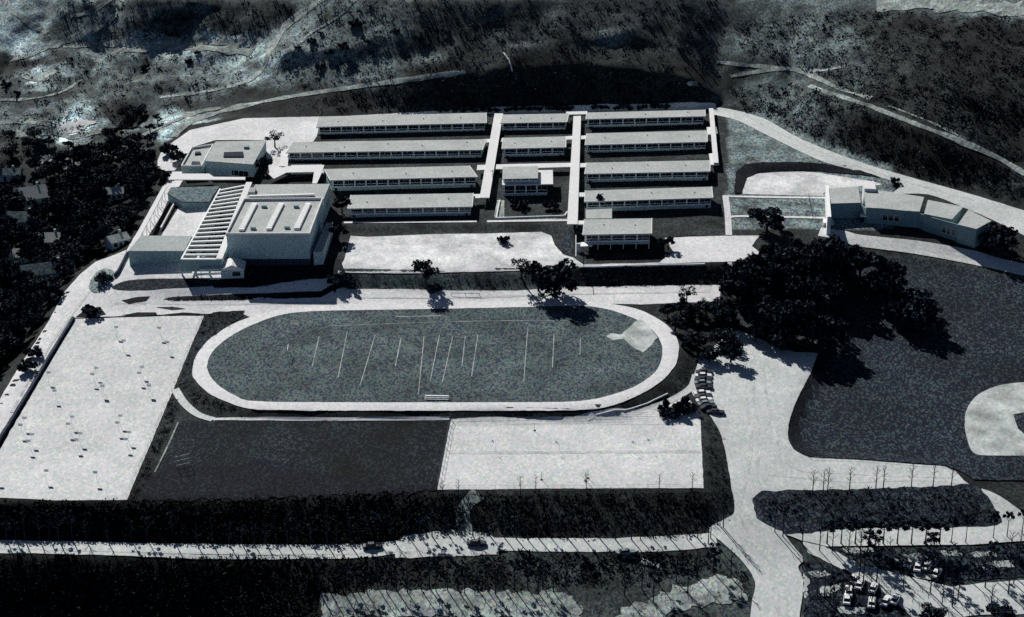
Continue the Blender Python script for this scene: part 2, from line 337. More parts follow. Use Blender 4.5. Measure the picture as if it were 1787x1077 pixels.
# ground cover (albedo) scattered over the hills, interpolated between neighbours
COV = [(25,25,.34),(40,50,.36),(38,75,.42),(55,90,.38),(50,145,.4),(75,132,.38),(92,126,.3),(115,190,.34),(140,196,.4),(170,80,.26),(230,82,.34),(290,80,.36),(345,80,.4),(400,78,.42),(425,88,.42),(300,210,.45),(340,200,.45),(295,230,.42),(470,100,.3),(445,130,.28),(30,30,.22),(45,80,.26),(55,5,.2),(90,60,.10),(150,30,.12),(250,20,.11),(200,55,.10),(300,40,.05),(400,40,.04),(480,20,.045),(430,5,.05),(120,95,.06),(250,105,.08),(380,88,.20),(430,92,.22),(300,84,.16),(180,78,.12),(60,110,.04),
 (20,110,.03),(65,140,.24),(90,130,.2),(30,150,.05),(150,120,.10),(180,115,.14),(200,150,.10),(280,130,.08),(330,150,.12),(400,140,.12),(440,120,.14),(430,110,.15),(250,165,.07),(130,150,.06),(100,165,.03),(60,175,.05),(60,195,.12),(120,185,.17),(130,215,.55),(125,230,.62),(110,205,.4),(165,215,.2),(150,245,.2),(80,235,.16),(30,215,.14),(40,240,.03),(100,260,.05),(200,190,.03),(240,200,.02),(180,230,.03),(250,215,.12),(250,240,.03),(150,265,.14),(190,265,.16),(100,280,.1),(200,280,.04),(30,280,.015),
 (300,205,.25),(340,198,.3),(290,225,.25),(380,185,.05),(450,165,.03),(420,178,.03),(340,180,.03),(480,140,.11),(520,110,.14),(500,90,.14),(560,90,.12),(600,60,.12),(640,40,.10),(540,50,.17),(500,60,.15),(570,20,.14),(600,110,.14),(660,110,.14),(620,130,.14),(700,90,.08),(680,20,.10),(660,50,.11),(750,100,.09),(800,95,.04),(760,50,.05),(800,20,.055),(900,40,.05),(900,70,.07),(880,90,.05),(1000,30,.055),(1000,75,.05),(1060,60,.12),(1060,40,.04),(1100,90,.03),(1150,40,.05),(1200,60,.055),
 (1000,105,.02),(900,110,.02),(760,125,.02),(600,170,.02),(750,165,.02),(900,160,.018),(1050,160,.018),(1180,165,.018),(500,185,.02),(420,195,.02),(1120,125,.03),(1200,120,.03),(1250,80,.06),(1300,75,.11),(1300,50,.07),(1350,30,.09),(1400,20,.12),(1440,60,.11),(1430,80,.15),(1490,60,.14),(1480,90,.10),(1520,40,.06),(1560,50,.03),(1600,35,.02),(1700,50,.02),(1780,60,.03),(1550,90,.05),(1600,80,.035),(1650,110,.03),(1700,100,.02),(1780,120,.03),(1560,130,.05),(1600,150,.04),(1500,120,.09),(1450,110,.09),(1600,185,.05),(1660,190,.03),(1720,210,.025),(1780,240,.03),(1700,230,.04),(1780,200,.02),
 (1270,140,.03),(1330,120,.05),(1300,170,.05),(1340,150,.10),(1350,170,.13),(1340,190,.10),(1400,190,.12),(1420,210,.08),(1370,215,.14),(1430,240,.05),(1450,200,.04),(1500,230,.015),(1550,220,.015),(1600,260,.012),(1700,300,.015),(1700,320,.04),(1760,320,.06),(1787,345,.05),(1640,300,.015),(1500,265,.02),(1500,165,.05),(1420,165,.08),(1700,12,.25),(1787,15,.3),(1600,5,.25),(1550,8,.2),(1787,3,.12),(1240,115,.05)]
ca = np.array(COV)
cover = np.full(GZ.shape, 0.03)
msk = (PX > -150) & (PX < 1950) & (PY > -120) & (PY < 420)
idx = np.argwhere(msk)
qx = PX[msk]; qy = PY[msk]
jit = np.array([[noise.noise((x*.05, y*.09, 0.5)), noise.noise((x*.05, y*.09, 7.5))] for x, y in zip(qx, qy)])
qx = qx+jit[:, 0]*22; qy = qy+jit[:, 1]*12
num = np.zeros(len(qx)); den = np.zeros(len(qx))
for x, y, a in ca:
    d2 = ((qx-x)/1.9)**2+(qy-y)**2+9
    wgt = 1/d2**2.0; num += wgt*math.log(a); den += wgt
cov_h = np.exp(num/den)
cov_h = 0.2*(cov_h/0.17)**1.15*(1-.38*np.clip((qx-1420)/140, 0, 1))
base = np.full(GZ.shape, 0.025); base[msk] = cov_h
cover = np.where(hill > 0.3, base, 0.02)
cover = np.where((PY > 470) & (PY < 515) & (PX > 590) & (PX < 1000) & (hill < .3), 0.075, cover)   # grass bank below the yard
cover = np.where((PX > 1262) & (PX < 1560) & (PY > 195) & (PY < 400) & (hill < .3), 0.17, cover)
cover = np.where((PX > 1400) & (PY > 440) & (PY < 640) & (hill < .3), 0.035, cover)
cover = np.where((PX > 590) & (PX < 1270) & (PY > 190) & (PY < 410) & (hill < .3), 0.028, cover)
cover = np.where((PX < 240) & (PY > 290) & (PY < 640) & (hill < .3), 0.012, cover)
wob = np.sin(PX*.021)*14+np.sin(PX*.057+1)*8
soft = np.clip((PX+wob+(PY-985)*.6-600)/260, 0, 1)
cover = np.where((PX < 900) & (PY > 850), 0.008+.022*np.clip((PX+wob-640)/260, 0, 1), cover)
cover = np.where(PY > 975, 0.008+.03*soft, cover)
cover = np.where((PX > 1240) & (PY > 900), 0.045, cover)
ny, nx = GZ.shape
me = bpy.data.meshes.new('ground')
V = np.stack([XX, YY, GZ], -1).reshape(-1, 3)
ii = np.arange(ny*nx).reshape(ny, nx)
Fq = np.stack([ii[:-1, :-1], ii[:-1, 1:], ii[1:, 1:], ii[1:, :-1]], -1).reshape(-1, 4)
me.vertices.add(len(V)); me.vertices.foreach_set('co', V.ravel())
me.loops.add(Fq.size); me.loops.foreach_set('vertex_index', Fq.ravel().astype(np.int32))
me.polygons.add(len(Fq)); me.polygons.foreach_set('loop_start', np.arange(0, Fq.size, 4, dtype=np.int32))
me.polygons.foreach_set('use_smooth', np.ones(len(Fq), dtype=bool))
me.update(calc_edges=True)
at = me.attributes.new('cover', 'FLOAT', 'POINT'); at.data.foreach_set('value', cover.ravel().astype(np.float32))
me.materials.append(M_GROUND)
tag(place('ground', me), kind='structure')

def H(x, y):
    i = min(max(int(np.searchsorted(GX, x))-1, 0), nx-2); j = min(max(int(np.searchsorted(GY, y))-1, 0), ny-2)
    u = (x-GX[i])/(GX[i+1]-GX[i]); v = (y-GY[j])/(GY[j+1]-GY[j])
    return float((GZ[j, i]*(1-u)+GZ[j, i+1]*u)*(1-v)+(GZ[j+1, i]*(1-u)+GZ[j+1, i+1]*u)*v)
def G(px, py):
    d = ray(px, py); t = (75-CAM.z)/d.z; st = 6.0; prev = t
    for _ in range(400):
        x, y, z = CAM.x+d.x*t, CAM.y+d.y*t, CAM.z+d.z*t
        if z <= H(x, y): break
        prev = t; t += st
    a, b = prev, t
    for _ in range(18):
        c = (a+b)/2
        if CAM.z+d.z*c <= H(CAM.x+d.x*c, CAM.y+d.y*c): b = c
        else: a = c
    x, y = CAM.x+d.x*b, CAM.y+d.y*b
    return Vector((x, y, H(x, y)))

def inside(x, y, poly):
    r = False; n = len(poly)
    for i in range(n):
        a, b = poly[i], poly[(i+1) % n]
        if (a[1] > y) != (b[1] > y) and x < (b[0]-a[0])*(y-a[1])/(b[1]-a[1])+a[0]: r = not r
    return r
def drape(name, polypx, m, dz=.12, holes=(), world=False, kind='structure', grid=3.0, ragged=.16):
    def outline(pl):
        w_ = [Vector(p[:2]) for p in pl] if world else [G(*p).xy for p in pl]
        o = []
        for i in range(len(w_)):
            a, b = w_[i], w_[(i+1) % len(w_)]; n = max(1, int((b-a).length/(1.1 if ragged else 2.0)))
            nrm = Vector((a.y-b.y, b.x-a.x)).normalized() if (b-a).length > 1e-6 else Vector((0, 0))
            for k in range(n):
                q = a.lerp(b, k/n)
                if ragged: q = q+nrm*(noise.noise((q.x*.3, q.y*.3, 2))+.6*noise.noise((q.x*.9, q.y*.9, 5)))*ragged
                o.append(q)
        return o
    rings = [outline(polypx)]+[outline(h) for h in holes]
    vs_, es, fs_ = [], [], []
    for r in rings:
        n0 = len(vs_); vs_ += r; es += [(n0+i, n0+(i+1) % len(r)) for i in range(len(r))]
    R0 = rings[0]
    x0, x1 = min(p.x for p in R0), max(p.x for p in R0); y0, y1 = min(p.y for p in R0), max(p.y for p in R0)
    for x in np.arange(x0+.7, x1, grid):
        for y in np.arange(y0+.7, y1, grid):
            if inside(x, y, R0): vs_.append(Vector((x, y)))
    v2, e2, f2, a_, b_, c_ = delaunay_2d_cdt(vs_, es, [], 0 if False else 1, 1e-4)
    fl = []
    for f in f2:
        c = sum((v2[i] for i in f), Vector((0, 0)))/len(f)
        if inside(c.x, c.y, R0) and not any(inside(c.x, c.y, h) for h in rings[1:]): fl.append(f)
    me = bpy.data.meshes.new(name); me.from_pydata([(p.x, p.y, H(p.x, p.y)+dz) for p in v2], [], fl); me.materials.append(m); me.update()
    for p in me.polygons: p.use_smooth = True
    o = place(name, me)
    if kind: tag(o, kind=kind)
    return o
def ribbon(name, px, wid, m, dz=.14, kind='structure', ragged=.0):
    c = [G(*p[:2]) for p in catmull(px, 6)]
    d = []
    for i in range(len(c)):     # even spacing
        if i and (c[i]-d[-1]).length > 2.5:
            n = int((c[i]-d[-1]).length//2); a = d[-1]
            for k in range(1, n): d.append(a.lerp(c[i], k/n))
        d.append(c[i])
    mb = MB(); nw = 3; rows = []
    for i, p in enumerate(d):
        t = (d[min(i+1, len(d)-1)]-d[max(i-1, 0)]).xy.normalized(); n = Vector((-t.y, t.x))
        w_ = wid(i/len(d)) if callable(wid) else wid
        w_ *= 1+ragged*noise.noise((p.x*.2, p.y*.2, 1))
        row = []
        for k in range(nw+1):
            q = p.xy+n*(w_*(k/nw-.5)); row.append(len(mb.v)); mb.v.append((q.x, q.y, H(q.x, q.y)+dz))
        rows.append(row)
    for a, b in zip(rows, rows[1:]):
        for k in range(nw): mb.f.append((a[k], a[k+1], b[k+1], b[k]))
    o = mb.build(name, m); return tag(o, kind=kind) if kind else o

# ------------------------------------------------------------------ paved ground, lawns
tin = catmull(TRK_IN, 5, True); tout = catmull(TRK_OUT, 5, True)
drape('road', [(-40,770),(11,678),(30,646),(55,608),(85,561),(111,512),(139,480),(166,458),(195,447),(222,436),(300,300),(330,300),(240,440),(590,466),(592,480),(590,497),(605,504),(740,506),(790,508),(902,508),(952,504),(1006,501),(1200,498),(1258,498),(1256,527),(1180,529),(1120,532),(1000,528),(600,536),(497,546),(440,556),(420,546),(360,548),(128,555),(83,629),(53,680),(-10,785)], M_ROAD, .12)
drape('parking_lot', [(132,557),(356,552),(330,612),(305,675),(265,770),(222,873),(100,874),(-60,874),(0,783),(60,680)], M_LOT, .12)
drape('playground', [(787,730),(1000,728),(1140,713),(1188,690),(1205,700),(1222,728),(1228,853),(763,855)], M_LOT, .12)
drape('running_track', tout, M_TRACK, .18, [tin])
drape('sports_field', tin, M_FIELD, .14)
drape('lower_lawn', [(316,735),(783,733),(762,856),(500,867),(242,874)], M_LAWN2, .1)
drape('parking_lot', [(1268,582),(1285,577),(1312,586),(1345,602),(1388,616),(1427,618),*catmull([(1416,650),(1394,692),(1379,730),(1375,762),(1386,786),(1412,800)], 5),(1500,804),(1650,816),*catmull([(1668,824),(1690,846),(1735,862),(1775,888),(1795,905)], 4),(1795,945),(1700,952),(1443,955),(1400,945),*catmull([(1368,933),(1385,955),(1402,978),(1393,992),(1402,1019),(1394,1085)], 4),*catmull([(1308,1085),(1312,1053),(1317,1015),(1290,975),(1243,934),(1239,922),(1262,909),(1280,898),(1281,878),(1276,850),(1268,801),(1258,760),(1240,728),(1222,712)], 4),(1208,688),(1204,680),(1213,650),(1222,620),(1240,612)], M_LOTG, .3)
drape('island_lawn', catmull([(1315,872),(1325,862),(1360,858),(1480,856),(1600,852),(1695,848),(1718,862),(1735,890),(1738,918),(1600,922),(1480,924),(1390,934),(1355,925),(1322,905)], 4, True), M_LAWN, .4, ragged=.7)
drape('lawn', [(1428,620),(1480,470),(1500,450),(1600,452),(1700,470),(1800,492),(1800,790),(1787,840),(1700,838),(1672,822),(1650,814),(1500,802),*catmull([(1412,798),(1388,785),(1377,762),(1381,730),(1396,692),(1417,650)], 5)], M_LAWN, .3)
drape('infield_dirt', catmull([(1800,668),(1755,672),(1720,683),(1697,700),(1685,722),(1684,750),(1690,775),(1702,794),(1740,797),(1800,797)], 4)+[(1800,770),(1776,750),(1768,725),(1800,718)], M_DIRT, .4)
drape('infield_dirt', [(1058,588),(1066,582),(1085,585),(1108,562),(1120,558),(1135,573),(1147,590),(1136,605),(1122,616),(1105,608),(1088,592),(1070,595)], M_DIRT, .2, ragged=.4)
drape('schoolyard', [(612,412),(640,414),(760,409),(858,408),(880,407),(945,405),(962,412),(968,428),(982,444),(1000,450),(1018,462),(992,470),(870,474),(700,478),(590,474),(600,455)], M_DUST, .12)
drape('school_yard_pavement', [(1160,416),(1272,412),(1325,412),(1312,430),(1330,445),(1310,458),(1180,460),(1010,466),(1005,462),(1150,459),(1175,440)], M_ROAD, .14)
drape('perimeter_road', [(283,262),(330,228),(425,207),(553,204),(560,206),(553,238),(545,250),(505,262),(500,285),(470,300),(460,245),(376,245),(340,256),(305,298),(275,300),(275,280)], M_ROAD, .12)
ribbon('perimeter_road', [(553,209),(700,202),(860,196),(1000,193),(1150,190),(1250,187)], 4, M_ROAD, .16)
drape('hillside_road', catmull([(1240,190),(1262,189),(1330,206),(1400,244),(1500,283),(1600,313),(1700,341),(1800,372)], 5)+catmull([(1800,418),(1740,388),(1680,362),(1620,340),(1560,338),(1570,322),(1500,300),(1440,284),(1390,262),(1330,232),(1290,212),(1262,204),(1240,200)], 4), M_LOTG, .14)
drape('sunken_lot', catmull([(1292,338),(1300,314),(1325,303),(1400,300),(1440,304),(1490,312),(1540,322),(1500,326),(1440,336),(1440,343)], 3), M_DUST, .12)
ribbon('path', [(1262,343),(1350,345),(1450,346)], 1.8, M_ROAD, .2)
ribbon('path', [(1266,343),(1270,375),(1272,411)], 2.4, M_ROAD, .2)
ribbon('path', [(1270,380),(1300,378),(1440,381)], 1.8, M_ROAD, .2)
ribbon('path', [(1273,458),(1277,474),(1278,484)], 1.5, M_ROAD, .2)
ribbon('road', [(1430,405),(1470,412),(1500,420),(1600,433),(1700,452),(1800,475)], 7.5, M_LOT, .2)
ribbon('road', [(-30,954),(150,957),(340,962),(600,963),(700,955),(800,950),(1000,952),(1150,950),(1250,942)], 6.5, M_LOTG, .15, ragged=.15)
drape('road_shoulder', [(690,950),(705,936),(760,928),(800,925),(850,932),(870,945),(870,968),(820,972),(760,972),(690,975)], M_LOTG, .17, ragged=.5)
ribbon('dirt_path', [(812,930),(808,900),(815,880),(835,862)], 4, M_TRAIL, .17, ragged=.6)
ribbon('path', [(372,733),(400,732),(600,732.5),(784,731)], 1.3, M_ROAD, .2)
ribbon('path', [(311,738),(296,772),(281,803),(270,825)], .5, M_TRAIL, .2, ragged=.6)
ribbon('path', [(305,680),(322,705),(345,724),(372,733)], 2.6, M_LOTG, .2)
ribbon('path', [(1215,655),(1205,678),(1170,700),(1120,718),(1060,731)], 2.6, M_LOTG, .2)
ribbon('path', [(600,389),(720,388),(832,387)], 1.6, M_ROAD, .2)
ribbon('path', [(850,387),(920,386),(992,385)], 1.8, M_ROAD, .2)
drape('school_courtyard', [(862,378),(868,350),(880,350),(880,380),(985,376),(990,382),(870,388)], M_TRAIL, .16)
drape('path', [(500,286),(562,286),(566,306),(552,300),(470,303),(470,296)], M_ROAD, .16)
# streets at the bottom
drape('street', [(560,1040),(700,1030),(830,1028),(900,1035),(960,1030),(1000,1040),(1020,1085),(560,1085)], M_TRAIL, .15, ragged=2.6)
drape('street', [(1070,1085),(1085,1062),(1140,1040),(1200,1020),(1260,1005),(1300,1020),(1305,1050),(1200,1060),(1150,1085)], M_TRAIL, .15, ragged=2.6)
drape('street', [(1400,945),(1443,955),(1500,985),(1560,1000),(1600,1010),(1660,1025),(1720,1018),(1800,1012),(1800,1072),(1700,1075),(1640,1085),(1600,1085),(1560,1050),(1500,1010),(1450,985),(1410,965)], M_LOTG, .17, ragged=.4)
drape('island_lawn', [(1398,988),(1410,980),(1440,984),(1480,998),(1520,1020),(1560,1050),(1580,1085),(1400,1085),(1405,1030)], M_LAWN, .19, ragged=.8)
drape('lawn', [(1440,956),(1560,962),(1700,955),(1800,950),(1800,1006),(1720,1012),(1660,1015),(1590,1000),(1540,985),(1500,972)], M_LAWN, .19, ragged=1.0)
for q in ([(1570,968),(1600,966),(1625,975),(1600,980)], [(1640,962),(1670,962),(1680,970),(1650,972)], [(1690,966),(1730,962),(1740,972),(1700,974)], [(1560,978),(1600,985),(1640,1000),(1600,1000)]):
    drape('bare_dirt', q, M_TRAIL, .25, ragged=.8)
# hill trails
ribbon('trail', [(300,240),(330,214),(390,194),(450,180),(520,167),(600,155),(680,144),(740,135),(812,126)], lambda t: 4.5-2.5*t, M_TRAIL, .2, ragged=.5)
ribbon('trail', [(250,236),(300,214),(340,197),(385,189)], 3, M_TRAIL, .2, ragged=.7)
ribbon('trail', [(110,82),(200,76),(300,80),(430,72)], 3, M_TRAIL, .2, ragged=.9)
ribbon('trail', [(200,90),(270,86),(350,84),(440,92)], 5, M_TRAIL, .24, ragged=.9)
ribbon('trail', [(85,82),(130,66),(180,45),(205,15),(212,-5)], 4, M_TRAIL, .22, ragged=.9)
ribbon('trail', [(470,90),(500,45),(540,15),(570,-5)], 4, M_TRAIL, .2, ragged=.8)
ribbon('trail', [(280,170),(360,160),(430,142),(458,120),(470,90)], 2.5, M_TRAIL, .2, ragged=.9)
ribbon('trail', [(0,215),(40,213),(85,218)], 2.5, M_TRAIL, .2, ragged=.5)
ribbon('trail', [(30,237),(90,232),(130,240),(180,228)], 3, M_TRAIL, .2, ragged=.9)
ribbon('trail', [(70,287),(130,272),(200,268),(245,255)], 3, M_TRAIL, .2, ragged=.9)
ribbon('trail', [(1250,109),(1310,115),(1380,121),(1430,124),(1475,116)], 1.6, M_TRAIL, .2, ragged=.5)
ribbon('trail', [(1275,134),(1320,126),(1380,121),(1420,134),(1465,155),(1520,172)], 1.8, M_TRAIL, .2, ragged=.5)
ribbon('trail', [(1412,150),(1450,164),(1490,176),(1550,198),(1620,225),(1690,252),(1740,275),(1790,305)], lambda t: 1.6+t*1.6, M_TRAIL, .2, ragged=.4)
ribbon('trail', [(1550,185),(1620,212),(1690,245)], 1.0, M_TRAIL, .2, ragged=.6)
ribbon('trail', [(878,92),(888,105),(894,125)], .7, M_ROAD, .2)
ribbon('hill_road', [(1530,8),(1640,2),(1700,10),(1800,18)], 15, M_TRAIL, .25, ragged=.5)
drape('bare_dirt', [(1050,60),(1056,52),(1060,58),(1072,60),(1068,66),(1054,66)], M_DIRT, .2, ragged=.5)
drape('bare_dirt', [(1198,146),(1215,142),(1220,150),(1202,152)], M_DIRT, .2, ragged=.5)
drape('bare_dirt', [(105,222),(118,213),(150,210),(170,214),(150,222),(145,232),(118,234)], M_DUST, .2, ragged=.9)
ribbon('trail', [(20,20),(60,45),(95,70),(60,95),(20,105)], 2.5, M_TRAIL, .2, ragged=.9)
ribbon('trail', [(120,30),(160,20),(200,-5)], 2.5, M_TRAIL, .2, ragged=.9)
ribbon('trail', [(150,78),(230,74),(330,70),(420,80)], 2.2, M_TRAIL, .22, ragged=.9)
ribbon('trail', [(40,130),(70,140),(95,122)], 4, M_TRAIL, .2, ragged=.9)
ribbon('trail', [(0,175),(60,172),(110,160),(140,140)], 1.5, M_TRAIL, .2, ragged=.9)
ribbon('trail', [(500,100),(540,60),(590,30),(620,0)], 1.5, M_TRAIL, .2, ragged=.9)
for q in ([(1410,1000),(1440,996),(1452,1004),(1425,1012)], [(1430,1030),(1465,1020),(1470,1030),(1440,1042)], [(1460,1060),(1510,1062),(1500,1074),(1465,1072)], [(1580,1000),(1625,1004),(1640,1012),(1600,1010)], [(1470,958),(1520,956),(1530,962),(1480,966)], [(1700,985),(1760,980),(1770,990),(1710,996)], [(1400,996),(1410,1010),(1412,1040),(1404,1046)], [(1120,975),(1155,985),(1150,992),(1115,984)], [(1070,955),(1100,962),(1112,978),(1085,975)]):
    drape('bare_dirt', q, M_DIRT, .27, ragged=1.2)
# planted strips on the forecourt
def clipz(p): return p
drape('planter', catmull([(155,500),(165,480),(180,470),(198,474),(195,490),(180,508),(163,512)], 4, True), M_DRY, .2, ragged=.3)
drape('planter', catmull([(195,503),(225,490),(300,487),(372,489),(370,500),(300,503),(230,508)], 4, True), M_LAWN, .2)
drape('planter', [(284,523),(300,519),(420,514),(560,509),(575,500),(590,498),(598,505),(560,520),(400,525),(300,527)], M_IVY_SHADE, .2)
drape('planter', [(212,525),(235,520),(262,518),(255,526),(225,532)], M_IVY_SHADE, .2)
drape('planter', [(212,551),(240,546),(272,546),(275,551),(240,553)], M_IVY_SHADE, .2)
drape('planter', [(285,550),(320,546),(350,548),(340,551)], M_IVY_SHADE, .2)
drape('planter', [(132,554),(150,540),(175,536),(185,550),(160,554)], M_IVY_SHADE, .2)
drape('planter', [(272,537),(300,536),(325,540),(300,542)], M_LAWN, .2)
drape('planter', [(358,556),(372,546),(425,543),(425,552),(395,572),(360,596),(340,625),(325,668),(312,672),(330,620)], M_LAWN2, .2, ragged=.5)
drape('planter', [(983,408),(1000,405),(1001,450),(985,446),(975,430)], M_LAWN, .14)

drape('forecourt_planting_shade', [(396,462),(470,463),(545,461),(592,452),(603,478),(575,486),(540,488),(500,493),(440,503),(372,503),(372,489),(388,488)], M_IVY_SHADE, .22, ragged=.3)  # planting kept near-black, with the gymnasium's cast shadow painted into its colour
drape('lawn_dark_falloff', [(242,876),(262,836),(300,808),(380,815),(470,802),(540,820),(600,834),(680,840),(762,857),(500,869)], M_IVY_SHADE, .16, ragged=2.5)  # light falloff over the lawn's lower end, painted as a dark sheet
drape('bank', [(1281,338),(1284,302),(1300,288),(1330,284),(1400,284),(1440,287),(1500,298),(1540,312),(1480,304),(1430,299),(1390,298),(1325,301),(1303,311),(1295,338)], M_IVY_SHADE, .3, ragged=.3)  # slope shade painted as a dark band round the sunken lot
drape('bank', catmull([(1428,619),(1450,628),(1436,662),(1417,700),(1405,735),(1403,762),(1415,783),(1445,797)], 4)+catmull([(1412,797),(1389,785),(1378,763),(1382,731),(1397,692),(1418,650)], 4), M_IVY_SHADE, .36, ragged=.3)  # shaded face of the bank painted near-black beside the right lawn
for q, w_ in ([(783,790),(900,790.5),(1222,789)], 1.6), ([(790,742),(1000,741),(1215,741)], .7):
    ribbon('paving_seam', q, w_, M_STAIN, .15, ragged=.6)
for q, w_ in ([(1300,600),(1300,680),(1310,770),(1300,850),(1290,900),(1340,990),(1360,1077)], 1.0), ([(1312,602),(1314,690),(1326,770),(1316,850),(1304,900),(1354,990),(1376,1077)], 1.0), ([(1330,640),(1345,730),(1380,815),(1480,828),(1660,835)], .9), ([(1340,830),(1480,842),(1650,842),(1740,880)], .8), ([(160,505),(90,600),(20,720)], .9), ([(620,520),(800,521),(1000,514),(1240,510)], 1.0), ([(200,530),(400,532),(600,527)], .8), ([(1290,195),(1400,252),(1550,308),(1700,350)], 1.2), ([(0,958),(340,966),(600,967),(800,957)], .8):
    ribbon('tyre_track', q, w_, M_STAIN, .33 if q[0][0] in (1300, 1312, 1330, 1340) else .17, ragged=.9)
# field markings
for (x0, y0, x1, y1) in [(557,588,545,640),(606,580,590,660),(655,585,628,675),(700,590,690,640),(740,588,730,690),(767,585,751,665),(790,588,772,668),(812,588,806,640),(834,585,823,658),(921,572,914,668),(967,582,964,642),(1013,592,1012,620)]:
    ribbon('yard_line', [(x0,y0),((x0+x1)/2,(y0+y1)/2),(x1,y1)], .27, M_LINE, .2, ragged=.8)
ribbon('yard_line', [(690,553),(730,553),(770,552)], .5, M_LINE, .2, ragged=.7)
ribbon('yard_line', [(575,570),(800,562),(1000,560)], .25, M_LINE, .2, ragged=.9)

# ------------------------------------------------------------------ buildings
def hgt(A, ytop):
    lo, hi = 0, 40
    for _ in range(30):
        m = (lo+hi)/2
        if proj(A.x, A.y, A.z+m)[1] > ytop: lo = m
        else: hi = m
    return lo
def wb(mb, name, m, root):
    l = root.location
    mb.v = [(v[0]-l.x, v[1]-l.y, v[2]-l.z) for v in mb.v]
    return mb.build(name, m, root)
def xy(l, z): return [tuple(P(a, b, z).xy) for a, b in l]
def bay_meshes(bw, zh, key, cache={}):
    k = (round(bw, 2), round(zh, 2))
    if k not in cache:
        f = MB()
        t = .52; f.box(0, t, -.2, .06, 0, zh)
        f.box(t, bw-.002, -.18, .06, 0, .38); f.box(t, bw-.002, -.1, .06, zh*.36, zh*.36+.2)
        f.box(bw*.5-.03, bw*.5+.03, -.05, .05, zh*.36+.21, zh-.002)
        p = MB(); p.box(t+.001, bw-.003, .07, .11, .01, zh-.01)
        cache[k] = (f.mesh('window_frame', M_WHITE), p.mesh('window_pane', M_GLASS))
    return cache[k]
def windows(root, A, B, z0, zh, n, skip=()):
    U = (B-A).xy; Ln = U.length; u = U/Ln; rz = math.atan2(u.y, u.x); bw = Ln/n
    fm, pm = bay_meshes(bw, zh, None)
    for k in range(n):
        if k in skip: continue
        q = A.xy+u*(bw*k); l = root.location
        wdw = place('window', fm, root, (q.x-l.x, q.y-l.y, z0-l.z), rz)
        place('pane', pm, wdw)
GRP_W = 'long classroom wings in parallel rows'
def wing(label, FL, FR, ytop, BL, nb, zg=7.0, skip=(), under=0, zb=None, group=GRP_W, frac=.6):
    A = P(*FL, zg); B = P(*FR, zg); h = hgt(A, ytop)
    C = P(*BL, zg+h); vx = C.xy-A.xy; u = (B-A).xy.normalized(); D = vx.length; v = vx/D
    root = empty('classroom_wing', A); tag(root, label, 'school building', group)
    Lu = (B-A).xy.length
    q = lambda a, b: tuple(A.xy+u*a+v*b)
    zt = zg+h
    w_ = MB(); w_.prism([q(.15, .35), q(Lu-.15, .35), q(Lu-.15, D-.3), q(.15, D-.3)], zg-1.5+under, zt-.35)
    wb(w_, 'wall', M_WINGWALL, root)
    r = MB(); r.prism([q(-.5, -.2), q(Lu+.5, -.2), q(Lu+.5, D), q(-.5, D)], zt-.35, zt)
    rf = wb(r, 'roof', M_ROOF, root)
    e = MB(); e.prism([q(-.62, -.3), q(Lu+.62, -.3), q(Lu+.62, -.05), q(-.62, -.05)], zt-.4, zt+.06)
    e.prism([q(-.62, -.045), q(-.35, -.045), q(-.35, D+.1), q(-.62, D+.1)], zt-.4, zt+.06)
    e.prism([q(Lu+.35, -.045), q(Lu+.62, -.045), q(Lu+.62, D+.1), q(Lu+.35, D+.1)], zt-.4, zt+.06)
    wb(e, 'fascia', M_CANOPY, root)
    for k in range(max(2, int(Lu//14))):    # roof vents
        a = Lu*(k+.5)/max(2, int(Lu//14))+rnd.uniform(-2, 2); b = D*rnd.uniform(.4, .75)
        vv = MB(); c = q(a, b); vv.tube((c[0], c[1], zt), (c[0], c[1], zt+.55), .28, .22, 8)
        wb(vv, 'roof_vent', M_WHITE, root)
    zs = zg+under+(h-under)*(1-frac)-.3
    F0, F1 = Vector((*q(.3, .24), 0)), Vector((*q(Lu-.3, .24), 0))
    windows(root, F0, F1, zs, zt-.36-zs, nb, skip)
    s_ = MB(); s_.prism([q(.1, .02), q(Lu-.1, .02), q(Lu-.1, .3), q(.1, .3)], zs-.16, zs-.01); wb(s_, 'sill', M_WHITE, root)
    for a in ((1.2, Lu-2.2) if not under else ()): wb(MB().prism([q(a, .28), q(a+1.0, .28), q(a+1.0, .345), q(a, .345)], zg, zg+1.9), 'door', M_WALLDK, root)
    if under:
        for k in range(nb+1):
            a = .4+(Lu-.8)*k/nb; p_ = MB(); p_.prism([q(a-.16, .4), q(a+.16, .4), q(a+.16, .72), q(a-.16, .72)], zb-1, zg-1.5+under); wb(p_, 'post', M_WHITE, root)
            p_ = MB(); p_.prism([q(a-.16, D-.8), q(a+.16, D-.8), q(a+.16, D-.5), q(a-.16, D-.5)], zb-1, zg-1.5+under); wb(p_, 'post', M_WHITE, root)
    return root, q, Lu, D, zt
wing('rearmost classroom wing of the left block, fifteen window bays', (555,239), (847,232), 221, (558,203.5), 15)
wing('second classroom wing from the hill in the left block, the longest of all', (502.5,283), (840,278), 266, (513.6,248), 17)
wing('third classroom wing from the hill in the left block, its left end behind the gymnasium', (579,334), (831,328), 314, (568,295), 13)
wing('front classroom wing of the left block, beside the schoolyard', (609.5,380), (822,376.5), 363.5, (614.5,340.5), 10)
wing('short rearmost classroom wing between the two white walkways', (875,232), (987,230), 214.5, (880,200), 5)
wing('short second classroom wing between the two white walkways', (878,277), (985,274.5), 259, (880,240.5), 5)
wing('rearmost classroom wing of the right block, under the dark hillside', (1024,226.6), (1228,221.5), 207.5, (1026,196.5), 10)
wing('second classroom wing from the hill in the right block', (1022.6,270), (1231.6,264.5), 252.5, (1026,233), 10)
wing('third classroom wing from the hill in the right block', (1022,320), (1236,315.5), 303, (1026,284), 10)
